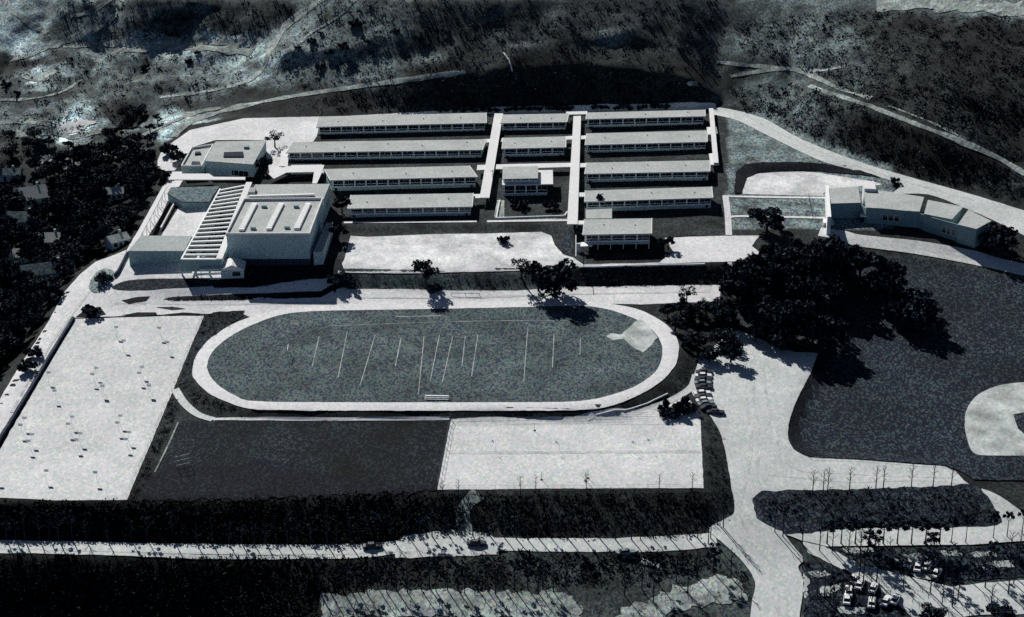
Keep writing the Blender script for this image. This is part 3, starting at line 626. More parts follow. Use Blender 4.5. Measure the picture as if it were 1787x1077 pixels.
wing('front full-length classroom wing of the right block with a link attached at its left end', (1022,370), (1241,363), 351.5, (1023.5,332.7), 10)
r5 = wing('short two-level classroom wing raised on white posts above the front yard', (1019,437), (1134,435), 409, (1022,383), 5, zg=5.6, under=3.4, zb=5.6, frac=.95)

def block(name, label, cat, roofpx, zr, zg, wm=M_WALL, rm=M_ROOF, parapet=0, group=None, rt=.4):
    poly = xy(roofpx, zr); c = sum((Vector(p) for p in poly), Vector((0, 0)))/len(poly)
    root = empty(name, (c.x, c.y, zg)); tag(root, label, cat, group)
    ins = [tuple(c+(Vector(p)-c)*.985) for p in poly]
    wb(MB().prism(ins, zg-1.5, zr-rt), 'wall', wm, root)
    wb(MB().prism(poly, zr-rt, zr), 'roof', rm, root)
    if parapet:
        n = len(poly)
        pm = MB()
        for k in range(n):
            a, b = Vector(poly[k]), Vector(poly[(k+1) % n]); d = (b-a).normalized(); nn = Vector((-d.y, d.x))
            if (c-a).dot(nn) < 0: nn = -nn
            pm.prism([tuple(a+d*.46-nn*.05), tuple(b-d*.001-nn*.05), tuple(b+nn*.4), tuple(a+d*.46+nn*.4)], zr-.05, zr+parapet)
        wb(pm, 'parapet', M_CANOPY, root)
    return root
def frontwin(root, a, b, zr, dz0, dz1, n, off=.03):
    A_, B_ = P(*a, zr).xy, P(*b, zr).xy; d = (B_-A_).normalized(); nn = Vector((d.y, -d.x)); Ln = (B_-A_).length; w_ = Ln/n
    for k in range(n):
        p_ = A_+d*(k*w_+.15); q_ = A_+d*((k+1)*w_-.15)
        wb(MB().prism([tuple(p_-nn*.25), tuple(q_-nn*.25), tuple(q_+nn*off), tuple(p_+nn*off)], zr-dz1, zr-dz0), 'window', M_GLASS, root)
# link at the left end of the front right wing
rt = block('link_building', 'flat roofed link between the front right wing and the raised wing', 'school building', [(1022,366),(1068,364),(1068,380.6),(1022,381.4)], 11.4, 6.5)
# gymnasium
gz = 5.0; gr = 16.4
gym = block('gymnasium', 'large pale gymnasium with three white skylight strips on its roof', 'gymnasium', [(425,350),(564,348.5),(540.5,411),(394,411)], gr, gz, parapet=.9)
lob = [(446,322),(575.5,321),(564.5,348),(425.5,349.5)]
pl = xy(lob, gr-.7); wb(MB().prism(pl, gz-1.5, gr-1.1), 'wall', M_WALL, gym); wb(MB().prism(pl, gr-1.1, gr-.7), 'roof', M_ROOF, gym)
for q in ([(440,357.6),(449.4,357.6),(426,403.6),(416.8,403.6)], [(487,357.6),(496,357.6),(473.6,402),(464.4,402)], [(533.8,357.6),(543,357.6),(523,401),(513,401)]):
    sk_ = wb(MB().prism(xy(q, gr), gr, gr+.8), 'skylight', M_WHITE, gym)
    wb(MB().prism([tuple(Vector(p)*.9+sum((Vector(t) for t in xy(q, gr)), Vector((0, 0)))/4*.1) for p in xy(q, gr)], gr+.8, gr+.86), 'glazing', M_CANOPY, gym)
for q in [(461,362),(442,400),(517,362),(501,398.6)]:
    p = P(*q, gr); wb(MB().box(p.x-.9, p.x+.9, p.y-.6, p.y+.6, gr, gr+.9), 'roof_vent', M_WALLD, gym)
p0, p1 = P(434,345.5,gr-.7), P(548,342.5,gr-.7); wb(MB().prism([tuple(p0.xy), tuple(p1.xy), (p1.x, p1.y+.9), (p0.x, p0.y+.9)], gr-.7, gr+.1), 'skylight', M_WHITE, gym)
q = xy([(433,340.5),(445,340),(447,332),(436,332.5)], gr-.7); wb(MB().prism(q, gr-.7, gr+.5), 'roof_hatch', M_ROOFD, gym)
pl = xy([(394.5,411.5),(540,411.5),(545,400),(400,400)], gr); pb = MB().prism([(x, y-.06) for x, y in pl], gz-1, gz+2.3); wb(pb, 'recess_shade', M_WALLDK, gym)  # dark band on the wall base stands in for a shaded recess
# annex along the gymnasium's right side
block('gymnasium_annex', 'low annex with a pale flat roof along the right side of the gymnasium', 'annex', [(569,388.5),(581,388.5),(563.5,438.5),(546.5,439.5)], 10.5, 5, rm=M_ROOFD)
# auditorium-like front left block
mb_ = block('music_building', 'low flat roofed block at the front left beside the slatted walkway', 'school building', [(223.5,438),(321,438),(335,412),(246,411)], 9.6, 4.6, wm=M_WALLD, rm=M_ROOFD)
frontwin(mb_, (240,437.6), (308,437.6), 9.6, .9, 1.9, 9)
# north-west block
nb = block('library', 'tall flat roofed block at the back left with a dark roof well', 'school building', [(376,247),(465,245),(442,287),(358,281)], 12.4, 6.6)
q = xy([(390,275),(425,275),(424,266.5),(391,267.5)], 12.4); wb(MB().prism(q, 12.4, 12.9), 'roof_well', M_GLASS, nb)
p = P(430,258.5,12.4); wb(MB().box(p.x-.9, p.x+.9, p.y-.9, p.y+.9, 12.4, 13.3), 'roof_vent', M_WALLD, nb)
frontwin(nb, (366,280.6), (432,286.4), 12.4, 3.2, 5.2, 8)
lw = block('library_wing', 'lower roof stepping down on the left of the tall back left block', 'school building', [(334,260),(373,254),(357,283),(352,292),(316,292)], 10.2, 6.4, parapet=.8)
for q in ([(340,271),(351,270),(350,267),(341,267.5)], [(334,289),(350,290),(349,285),(336,284)]): wb(MB().prism(xy(q, 10.2), 10.2, 10.9), 'roof_hatch', M_WALLDK, lw)
cf = block('cafeteria', 'low dark roofed wing behind the bright walled courtyard', 'school building', [(298,327),(384,325),(372,340),(366,352),(318,352),(292,338)], 8.6, 5.8, wm=M_WALLD, rm=M_SHINGLE)
frontwin(cf, (322,351.6), (362,351.6), 8.6, .8, 2.2, 6)
drape('courtyard', [(312,362),(368,358),(341,414),(280,414)], M_ROAD, .16)

def canopy(label, quad, z, zg, np_=0, th=.35, group='white roofed covered walkways', m=M_CANOPY):
    poly = [Vector(p) for p in xy(quad, z)]; c = sum(poly, Vector((0, 0)))/len(poly)
    root = empty('covered_walkway', (c.x, c.y, zg)); tag(root, label, 'covered walkway', group)
    wb(MB().prism([tuple(p) for p in poly], z-th, z), 'roof', m, root)
    if np_:
        pm = None
        for k in range(np_):
            t = (k+.5)/np_
            for a, b, o in ((0, 3, 1), (1, 2, 0)):
                q = poly[a].lerp(poly[b], t); q = q.lerp(poly[o].lerp(poly[3-o if o < 2 else o], t), .08) if False else q.lerp(c, .0)
                side = (poly[1 if a == 0 else 0]-poly[a]).normalized(); q = q+side*.35
                if pm is None: pm = MB().box(-.09, .09, -.09, .09, -1, z-th-zg).mesh('post', M_WHITE)
                place('post', pm, root, (q.x-c.x, q.y-c.y, 0))
    return root
WZ = 10.3
canopy('left of the two long white walkways running towards the hill', [(863,198),(878,198),(854,345),(837,345)], WZ, 7, 11)
canopy('right and wider of the two long white walkways running towards the hill', [(1001,200),(1014,200),(1008,391),(989.5,391)], WZ, 7, 13)
canopy('thin white walkway along the right ends of the right wings', [(1237,189),(1245,189),(1254,284),(1245,284)], WZ, 7.3, 7)
canopy('white cross link behind the second short wing on the left walkway', [(842,243),(864,242),(863,248),(841,249)], WZ-.4, 7)
canopy('white cross link right of the left walkway behind the second short wing', [(876,241),(882,241),(881,247),(874,247)], WZ-.4, 7)
canopy('white cross link left of the wide walkway behind the second short wing', [(984,238),(1003,237),(1002,243),(983,244)], WZ-.4, 7)
canopy('white cross link right of the wide walkway behind the second right wing', [(1014,237),(1026,236),(1026,242),(1013,243)], WZ-.4, 7)
canopy('white cross link at the back end of the wide walkway', [(988,195),(1025,194),(1025,199),(988,200)], WZ+.5, 7.4)
canopy('white cross link left of the left walkway in front of the second long wing', [(833,288),(852,287.5),(850,296),(832,297)], WZ-.4, 7)
canopy('long white cross link joining both walkways behind the office block', [(866,287),(1001,284),(1001,291),(865,295)], WZ-.4, 7)
canopy('white cross link right of the wide walkway behind the third right wing', [(1012,285),(1026,284.5),(1025,291.5),(1011,292)], WZ-.4, 7)
canopy('white cross link at the front end of the left walkway', [(824,339),(838,338.5),(837,345.5),(822,346)], WZ-.4, 7)
canopy('white cross link beside the front full-length right wing', [(1010,336),(1022,336),(1021.5,343),(1009.5,343)], WZ-.4, 7)
canopy('white landing joining the wide walkway to the raised wing', [(1007,385),(1021,385),(1020,391.5),(1006.5,391.5)], WZ-.4, 6.8)
canopy('white pad at the right end of the rearmost right wing walkway', [(1233,222),(1250,221),(1252,233),(1236,235)], WZ-.6, 7.3)
canopy('white pad on the thin right walkway beside the third right wing', [(1237,268),(1253.5,267),(1255,287),(1240,288)], WZ-.6, 7.3)
canopy('pale walkway roof in front of the tall back left block', [(300,303),(365,303),(373,308.5),(428,309),(428,313.5),(294,313.5)], 9.6, 6.2)
canopy('long pale walkway roof down the left edge of the campus', [(284,325),(291.5,325),(232,437),(221,439)], 9.4, 5, 9)
canopy('white walkway bend between the back left wings', [(468,303),(500,290),(566,288),(562,300),(553,320),(545,320),(548,300),(500,301),(478,312)], 9.8, 7)
canopy('white walkway post beside the left end of the second long wing', [(492,255),(505,252),(502,290),(487,290)], 9.8, 7)
# office block between the walkways
A = P(878,343,7); B = P(955,341.5,7); h = hgt(A, 322); ob = empty('office_block', A); tag(ob, 'small office block with a clerestory between the two long white walkways', 'school building')
u = (B-A).xy.normalized(); C = P(879,291,7+h+1.7); v = (C.xy-A.xy).normalized(); Dp = (C.xy-A.xy).length; Lu = (B-A).xy.length
q = lambda a, b: tuple(A.xy+u*a+v*b)
wb(MB().prism([q(0, .3), q(Lu, .3), q(Lu, Dp), q(0, Dp)], 5.5, 7+h-.4), 'wall', M_WALL, ob)
wb(MB().prism([q(-.4, -.5), q(Lu+2.2, -.5), q(Lu+2.2, Dp), q(-.4, Dp)], 7+h-.4, 7+h), 'roof', M_CANOPY, ob)
wb(MB().prism([q(0, 2.2), q(Lu-4, 2.2), q(Lu-4, Dp-.6), q(0, Dp-.6)], 7+h, 7+h+1.5), 'clerestory', M_WALL, ob)
wb(MB().prism([q(-.3, 1.2), q(Lu-3.6, 1.2), q(Lu-3.6, Dp-.3), q(-.3, Dp-.3)], 7+h+1.5, 7+h+1.8), 'roof', M_ROOF, ob)
windows(ob, Vector((*q(.1, 2.1), 0)), Vector((*q(Lu-4.1, 2.1), 0)), 7+h+.1, 1.35, 4)
windows(ob, Vector((*q(.1, .2), 0)), Vector((*q(Lu-.1, .2), 0)), 7+.9, h-1.4, 4)
# garden wall frame in front of the offices
gw = empty('garden_wall', P(860,375,6.9)); tag(gw, 'low white garden wall round the dark office garden', 'wall')
for a, b in (((872,352),(866,383)), ((866,383),(985,379)), ((985,379),(990,372))):
    a, b = P(*a, 7), P(*b, 7); d = (b-a).xy.normalized(); n = Vector((-d.y, d.x))*.25
    wb(MB().prism([tuple(a.xy-n), tuple(b.xy-n), tuple(b.xy+n), tuple(a.xy+n)], 6, 7.8), 'wall_panel', M_CANOPY, gw)
# slatted walkway (pergola) beside the gymnasium
zp = 10.2; TL, TR, BR_, BL_ = [Vector(t) for t in xy([(383,329),(440,318),(388,452),(315,452)], zp)]
pg = empty('slatted_walkway', (BL_.x, BL_.y, 4.8)); tag(pg, 'wide slatted walkway of white crossbeams between courtyard and gymnasium', 'pergola')
def strip(a, b, w0, side): 
    d = (b-a).normalized(); n = Vector((-d.y, d.x)); n = n if n.dot(side) > 0 else -n
    return [tuple(a), tuple(b), tuple(b+n*w0), tuple(a+n*w0)]
wb(MB().prism(strip(BL_, TL, .5, BR_-BL_), zp-.5, zp+.02), 'edge_beam', M_WHITE, pg)
wb(MB().prism(strip(BR_, TR, 2.3, BL_-BR_), zp-.45, zp+.05), 'walkway_roof', M_CANOPY, pg)
wb(MB().prism(strip(BR_, TR, .3, BL_-BR_), 3.5, zp-.5), 'wall', M_WALL, pg)
nbar = 18
for k in range(nbar):
    t = k/(nbar-1)*.97; a = BL_.lerp(TL, t); b = BR_.lerp(TR, t); d = (b-a).normalized(); a = a+d*.55; b = b-d*2.4
    wb(MB().prism(strip(a, b, .85, TL-BL_), zp-.55, zp-.03), 'crossbeam', M_WHITE, pg)
wb(MB().prism(strip(BL_, BR_, .5, BL_-TL), 5.6, zp-.1), 'front_wall', M_WALLD, pg)
for t in (0, .33, .66, .96): wb(MB().prism(strip(BL_.lerp(BR_, t), BL_.lerp(BR_, t+.04), .5, BL_-TL), 3, 5.6), 'post', M_WALL, pg)
wb(MB().prism([tuple(BR_.lerp(TR, .0)), tuple(BR_.lerp(TR, .24)), tuple(BL_.lerp(BR_, .86).lerp(TL.lerp(TR, .86), .05)), tuple(BL_.lerp(BR_, .86))], zp-.4, zp+.08), 'end_roof', M_CANOPY, pg)
# entrance pavilion in front of the slatted walkway
A = P(386,486,4.2); B = P(426,485,4.2); e = empty('entrance_pavilion', A); tag(e, 'small gabled entrance pavilion in front of the slatted walkway', 'pavilion')
u = (B-A).xy.normalized(); v = Vector((-u.y, u.x)); Lu = (B-A).xy.length; q = lambda a, b: tuple(A.xy+u*a+v*b)
wb(MB().prism([q(0, 0), q(Lu, 0), q(Lu, 7), q(0, 7)], 2.5, 7.4), 'wall', M_WALL, e)
g = MB(); a, b, c_, d_ = q(-.4, -.4), q(Lu+.4, -.4), q(Lu+.4, 7.4), q(-.4, 7.4); r0, r1 = q(Lu*.5, -.4), q(Lu*.5, 7.4)
g.v += [(*a, 7.4), (*b, 7.4), (*c_, 7.4), (*d_, 7.4), (*r0, 9.3), (*r1, 9.3)]; g.f += [(0, 4, 5, 3), (4, 1, 2, 5), (0, 1, 4), (2, 3, 5), (3, 2, 1, 0)]
wb(g, 'roof', M_CANOPY, e)
wb(MB().prism([q(Lu*.5, -.06), q(Lu*.85, -.06), q(Lu*.85, -.01), q(Lu*.5, -.01)], 5, 6.6), 'window', M_GLASS, e)
wb(MB().prism([q(-7.5, 1), q(-.45, 1), q(-.45, 4.5), q(-7.5, 4.5)], 7.0, 7.35), 'canopy', M_CANOPY, e)
for a in (-7.1, -3.8): wb(MB().prism([q(a, 1.2), q(a+.2, 1.2), q(a+.2, 1.4), q(a, 1.4)], 3, 7.0), 'post', M_WHITE, e)
# stair at the raised wing
st = empty('outdoor_stair', P(1010,440,5.6)); tag(st, 'white outdoor stair and landing at the left end of the raised wing', 'stair')
wb(MB().prism(xy([(1013,423),(1034,422),(1034,429),(1013,430)], 8.6), 8.3, 8.6), 'landing', M_WHITE, st)
for i in range(10):
    a = xy([(1006,424+i*1.6),(1014,424+i*1.6),(1014,425.6+i*1.6),(1006,425.6+i*1.6)], 8.6-.3*i); wb(MB().prism(a, 5, 8.6-.3*i), 'step', M_CANOPY, st)
for a, b in (((1005,415),(1005,452)), ((1014,412),(1034,412))):
    a, b = P(*a, 8.6), P(*b, 8.6); wb(MB().tube(a+Vector((0, 0, 1)), b+Vector((0, 0, 1)), .12, .12), 'handrail', M_WHITE, st)
# round building on the right
rz_ = 11.4
SEG = [[(1445,329),(1497,326),(1502,353.5),(1451,355)], [(1508,329),(1530,332),(1560,336),(1612,344),(1604,369),(1575,367),(1540,363.5),(1512,362)], [(1619.5,349),(1650,355),(1681,361),(1661,382.5),(1637,378),(1613,373)], [(1690,366),(1730,385.6),(1704,399.4),(1671.6,391.7)]]
c = P(1570,380,5); rb = empty('curved_building', (c.x, c.y, 5)); tag(rb, 'curved two storey building with four flat roof sections by the hillside road', 'school building')
for s_ in SEG:
    pl = xy(s_, rz_); wb(MB().prism(pl, 3, rz_-.4), 'wall', M_WALLD, rb); 
    cc = sum((Vector(p) for p in pl), Vector((0, 0)))/len(pl)
    wb(MB().prism([tuple(cc+(Vector(p)-cc)*1.012) for p in pl], rz_-.4, rz_), 'roof', M_ROOF, rb)
fr = [P(*q, rz_-.9).xy for q in [(1451,359),(1502,358),(1512,366),(1540,367.5),(1575,371),(1604,373),(1613,377),(1637,384),(1672,393.8),(1704,402.6)]]
wm = MB()
for a, b in zip(fr, fr[1:]):
    d = (b-a).normalized(); n = Vector((-d.y, d.x))*.3; a2, b2 = a-n*.35, b-n*.35
    wm.prism([tuple(a2), tuple(b2), tuple(b2+n), tuple(a2+n)], 3, rz_-.5)
wb(wm, 'front_wall', M_WALLD, rb)
def wallwin(px, w_, z0, z1, n, fr_, seg=None):
    t = P(*px, (z0+z1)/2).xy
    best = min(range(len(fr_)-1), key=lambda i: ((fr_[i]+fr_[i+1])/2-t).length)
    if seg is not None: best = seg
    d = (fr_[best+1]-fr_[best]).normalized(); nn = Vector((-d.y, d.x))
    base = fr_[best]+d*((t-fr_[best]).dot(d))-nn*.32
    for k in range(n):
        a = base+d*(k*w_*1.25)
        f_ = wb(MB().prism([tuple(a-d*.15), tuple(a+d*(w_+.1)), tuple(a+d*(w_+.1)+nn*.1), tuple(a-d*.15+nn*.1)], z0-.15, z1+.15), 'window', M_WHITE, rb)
        a = a-nn*.05; pm = MB().prism([tuple(a), tuple(a+d*(w_-.05)), tuple(a+d*(w_-.05)+nn*.04), tuple(a+nn*.04)], z0, z1); l = rb.location
        pm.v = [(x-l.x, y-l.y, z-l.z) for x, y, z in pm.v]; pm.build('pane', M_GLASS, f_)
wallwin((1541,378), 1.7, 6.9, 9.1, 3, fr); wallwin((1647,399), 1.5, 6.4, 8.6, 3, fr, 7)
q = P(1510,376,7.5); wb(MB().box(q.x-2, q.x+2, q.y-2, q.y+.6, 7.6, 7.9), 'door_canopy', M_WHITE, rb); wb(MB().box(q.x-1.6, q.x+1.6, q.y-.6, q.y+.3, 4.5, 7.5), 'door', M_WALLDK, rb)
wb(MB().prism(xy([(1441,326),(1446,326),(1450.5,381),(1444,381)], 5.5+5.5), 4, 11.6), 'pier', M_WHITE, rb)
wb(MB().prism(xy([(1436,382),(1452,381),(1456,388),(1437,389)], 6.2), 4, 6.2), 'terrace', M_CANOPY, rb)
wb(MB().prism(xy([(1506,318),(1525,316),(1529,330),(1509,329)], 12.6), 5, 12.6), 'stair_tower', M_CANOPY, rb)

# ------------------------------------------------------------------ houses in the grove
def house(label, px, wx, wy, h, rz, roof=M_SHINGLE):
    p = G(*px); p.z -= .2; r = empty('house', p, rz); tag(r, label, 'house', 'houses among the dark trees')
    MB().box(-wx/2, wx/2, -wy/2, wy/2, -1.5, h).build('wall', M_WALL, r)
    g = MB(); o = .5
    g.v += [(-wx/2-o, -wy/2-o, h), (wx/2+o, -wy/2-o, h), (wx/2+o, wy/2+o, h), (-wx/2-o, wy/2+o, h), (-wx/2-o, 0, h+wy*.28), (wx/2+o, 0, h+wy*.28)]
    g.f += [(0, 1, 5, 4), (2, 3, 4, 5), (0, 4, 3), (1, 2, 5), (3, 2, 1, 0)]
    rf = g.build('roof', roof, r)
    MB().box(wx*.2, wx*.2+.8, .6, 1.4, h, h+wy*.28+.9).build('chimney', M_WALLD, rf)
    for k in (-1, 0, 1):
        if k: w_ = MB().box(k*wx*.3-.7, k*wx*.3+.7, -wy/2-.06, -wy/2-.01, h*.35, h*.8).build('window', M_GLASS, r)
        else: MB().box(-.5, .5, -wy/2-.06, -wy/2-.01, 0, 2.1).build('door', M_WALLDK, r)
HOUSES = [('house with a tilted grey roof and bright gable in the upper left grove', (58,352), 10, 12, 3.5, R_(28), M_ROOF), ('long low house with a textured roof in the middle of the left grove', (38,392), 15, 9, 3.2, R_(2), M_SHINGLE), ('small square pale roofed house deepest in the left grove', (88,428), 8, 8, 3.2, R_(5), M_ROOF),
 ('long pale house below the small square house in the grove', (32,454), 17, 7, 3, R_(6), M_ROOF), ('long grey roofed house lying nearest the left road', (85,482), 18, 9, 3.2, R_(20), M_SHINGLE), ('small bright house at the left edge of the campus walkway', (205,428), 7, 6, 3, R_(40), M_DIRT), ('little house among trees above the grove', (200,345), 7, 6, 3, R_(10), M_ROOFD), ('tiny pale house above the leftmost grove', (12,312), 12, 6, 3, R_(3), M_SHINGLE)]
for h_ in HOUSES: house(*h_)

# ------------------------------------------------------------------ trees
def leafcloud(mb, c, r, n, size, rg, flat=.8):
    for _ in range(n):
        while True:
            d = Vector((rg.uniform(-1, 1), rg.uniform(-1, 1), rg.uniform(-1, 1)))
            if .3 < d.length < 1: break
        p = Vector(c)+Vector((d.x*r, d.y*r, d.z*r*flat)); s = size*rg.uniform(.6, 1.4)
        a = Vector((rg.gauss(0, 1), rg.gauss(0, 1), rg.gauss(0, 1))).normalized(); b = a.orthogonal().normalized(); e_ = a.cross(b)
        i = len(mb.v); k = rg.uniform(.5, .9)
        mb.v += [tuple(p+b*s), tuple(p+e_*s*k), tuple(p-b*s*.8), tuple(p-e_*s*k)]; mb.f.append((i, i+1, i+2, i+3))
def tree_meshes(seed, Ht, R, blobs, leaves, size, lean=0, m=M_LEAF, low=.35):
    rg = random.Random(seed); t = MB(); cr = MB()
    top = Vector((lean, 0, Ht*.6)); mid = Vector((lean*.3, 0, Ht*.3)); rr = .032*Ht
    t.tube((0, 0, -.8), mid, rr*1.25, rr*.9, 7); t.tube(mid, top, rr*.9, rr*.55, 7)
    for k in range(blobs):
        an = 2.4*k+rg.uniform(-.4, .4); rad = R*.72*math.sqrt((k+.4)/blobs); z = Ht*(low+(.93-low)*rg.random()*(1-.35*(rad/R)))
        br = R*rg.uniform(.24, .42); c = Vector((lean+rad*math.cos(an), rad*math.sin(an), min(z, Ht-br*.75)))
        t.tube(mid.lerp(top, rg.random()), c, rr*.35, rr*.12, 5); leafcloud(cr, c, br, leaves//blobs, size, rg)
    return t.mesh('trunk', M_BARK), cr.mesh('crown', m)
def bare_meshes(seed, Ht, sp, n, leaves=0, m=M_LEAF, z0=.35):
    rg = random.Random(seed); t = MB(); b = MB(); c = MB(); rr = .014*Ht+.06
    t.tube((0, 0, -.8), (0, 0, Ht*.6), rr*1.2, rr*.7, 6); t.tube((0, 0, Ht*.6), (.2, .1, Ht), rr*.7, rr*.2, 6)
    for k in range(n):
        z = Ht*(z0+(.95-z0)*k/n); an = 2.4*k+rg.uniform(-.5, .5); l = sp*(1.15-.6*k/n)*rg.uniform(.7, 1.2)
        e_ = Vector((l*math.cos(an), l*math.sin(an), z+l*.9)); b.tube((0, 0, z), e_, rr*.5, rr*.2, 4, False)
        for j in range(3):
            f = Vector((0, 0, z)).lerp(e_, rg.uniform(.4, .95)); b.tube(f, f+Vector((rg.uniform(-1, 1), rg.uniform(-1, 1), rg.uniform(.2, 1)))*l*.45, rr*.25, rr*.1, 3, False)
        if leaves: leafcloud(c, e_, sp*.42, leaves//n, .38, rg)
    return t.mesh('trunk', M_BARK), b.mesh('branches', M_BARK), (c.mesh('crown', m) if leaves else None)
BROAD = [tree_meshes(11, 12, 6.5, 13, 1500, .62), tree_meshes(12, 12, 6.0, 11, 1300, .62), tree_meshes(13, 12, 7.2, 15, 1600, .65), tree_meshes(14, 12, 4.6, 9, 1000, .58)]
GREYB = [tree_meshes(15, 12, 6.2, 12, 1300, .6, 0, M_LEAF2), tree_meshes(16, 12, 5.2, 10, 1000, .55, 0, M_LEAF2)]
OPEN = [tree_meshes(21, 12, 7, 10, 1000, .55, 1.0, M_LEAF, .48), tree_meshes(22, 12, 6, 8, 420, .5, 0, M_LEAF2, .5)]
BUSH = [tree_meshes(31, 5, 4.5, 9, 900, .5, 0, M_LEAF, .15), tree_meshes(32, 4, 3.2, 7, 520, .45, 0, M_LEAF, .12), tree_meshes(33, 4, 3.2, 7, 400, .42, 0, M_LEAF2, .15)]
BARE = [bare_meshes(41, 10, 2.2, 9), bare_meshes(42, 10, 1.8, 8), bare_meshes(43, 10, 1.9, 8, 260), bare_meshes(44, 10, 1.5, 7, 170), bare_meshes(45, 10, 1.7, 8, 420, M_LEAF, .62)]
def tree(name, label, p, ms, sc=1.0, sz=None, group=None, cat='tree', rz=None):
    o = empty(name, p, rnd.uniform(0, 6.28) if rz is None else rz); o.scale = (sc, sc, sz or sc); tag(o, label, cat, group)
    place('trunk', ms[0], o)
    if len(ms) == 2: place('crown', ms[1], o)
    else:
        place('branches', ms[1], o)
        if ms[2]: place('crown', ms[2], o)
    return o
# big dark group right of the track
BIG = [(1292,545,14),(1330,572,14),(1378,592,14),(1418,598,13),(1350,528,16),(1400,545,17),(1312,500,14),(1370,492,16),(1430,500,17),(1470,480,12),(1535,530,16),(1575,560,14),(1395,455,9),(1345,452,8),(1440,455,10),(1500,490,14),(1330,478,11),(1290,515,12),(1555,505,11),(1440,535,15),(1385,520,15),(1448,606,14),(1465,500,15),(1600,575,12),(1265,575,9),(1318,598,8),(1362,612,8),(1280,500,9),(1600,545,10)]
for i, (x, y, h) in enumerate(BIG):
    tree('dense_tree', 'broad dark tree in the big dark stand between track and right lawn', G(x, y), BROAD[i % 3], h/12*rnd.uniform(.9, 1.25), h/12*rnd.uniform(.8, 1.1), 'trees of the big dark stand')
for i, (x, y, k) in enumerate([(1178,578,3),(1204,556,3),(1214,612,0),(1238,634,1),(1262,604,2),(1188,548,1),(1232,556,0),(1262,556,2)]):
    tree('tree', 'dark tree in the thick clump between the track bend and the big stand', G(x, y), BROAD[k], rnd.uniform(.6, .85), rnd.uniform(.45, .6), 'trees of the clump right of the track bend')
ONE = [('large spreading tree at the top edge of the track', 968,519, BROAD[2], 1.3, 1.1, 0),('open crowned tree touching the left side of the large tree above the track', 940,508, OPEN[0], .95,.9,2.5),('thin greyish tree left of the large tree above the track', 910,486, OPEN[1], .8,.65,None),
 ('small flat topped tree standing alone on the bank above the track', 743,502, OPEN[0], .8,.85,2.0),('dark dense tree between the thin tree and the dirt diamond end of the track', 1165,556, BROAD[3],.7,.5,None),
 ('round dark tree standing alone at the top of the grey parking lot', 1275,634, BROAD[1],.78,.7,None),
 ('greyish thin tree above the clump right of the track', 1198,530, OPEN[1],.7,.55,None),('wide dark tree between the right walkway and the curved building', 1338,402, BROAD[0],1.25,.72,None),('broad dark tree at the right end of the curved building', 1742,440, BROAD[2],1.1,.85,None),
 ('dark tree growing up through the link roof', 1048,366, BROAD[3],.45,.62,None),('greyish tree left of the second long wing', 480,258, OPEN[1],.8,.6,None),('dark tree right of the tall back left block', 462,300, BROAD[3],.9,.55,None),
 ('small dark tree beside the raised wing, left of the two', 1150,436, BROAD[3],.5,.45,None),('small dark tree beside the raised wing, right of the two', 1166,436, BROAD[3],.55,.5,None),('dark tree beside the front right corner of the gymnasium', 590,420, BROAD[3],.9,.62,None),('dark tree in the gap behind the front left wing', 597,372, BROAD[3],.8,.6,None),
 ('flattened tree standing in for the shadow at the very bottom right corner', 1745,1084, BROAD[0], .7,.35,None),('flattened tree standing in for a shadow at the lower edge of the bottom right street', 1625,1083, BROAD[1], .7,.35,None)]  # last two trees are added in place of dark shadow shapes
for lb, x, y, ms, sc, sz, rz in ONE: tree('tree', lb, G(x, y), ms, sc, sz, rz=rz)
SH = [('round dark bush at the left end of the bank above the track', 602,497, 0, 1.0),('dark bush at the foot of the flat topped tree', 757,508, 0, .75),('low dark bush mound beside the parked cars', 1172,724, 0, 1.1),('second dark bush mound beside the parked cars', 1196,716, 0, 1.0),('bush in the oval planter by the left road', 180,492, 2, 1.2),
 ('dark bush at the top left corner of the left parking lot', 160,550, 1, 1.2),('dark bush on the left road verge, the upper one', 58,622, 1, 1.1),('dark bush on the left road verge, the lower one', 45,648, 1, 1.2),('dark bush in the office garden', 905,362, 0, .9),('low bush in the right half of the office garden', 960,364, 1, 1.1),('shrub at the lower left end of the schoolyard path', 878,425, 1, .9),
 ('dark shrub at the back left corner of the campus road', 292,268, 1, 1.4),('dark shrub behind the lower left roof', 310,280, 1, 1.3),('shrub below the walkway at the back left corner', 285,312, 1, 1.3),('dark bush below the gymnasium front', 470,478, 0, .6),('dark bush at the entrance pavilion', 436,480, 1, .8),('dark bush at the end of the forecourt road', 585,494, 1, 1.0),('shrub beside the curved building hedge', 1560,320, 1, .8)]
for lb, x, y, k, sc in SH: tree('bush', lb, G(x, y), BUSH[k], sc, cat='bush')
for i, x in enumerate(list(range(765, 870, 13))+list(range(885, 1000, 12))+list(range(1035, 1170, 13))):
    tree('bush', 'small shrub in the row behind the rearmost wings', G(x+rnd.uniform(-3, 3), 197-(x-765)*.018+rnd.uniform(-2, 1)), BUSH[1+i % 2], rnd.uniform(.5, .85), group='shrubs behind the rearmost wings', cat='bush')
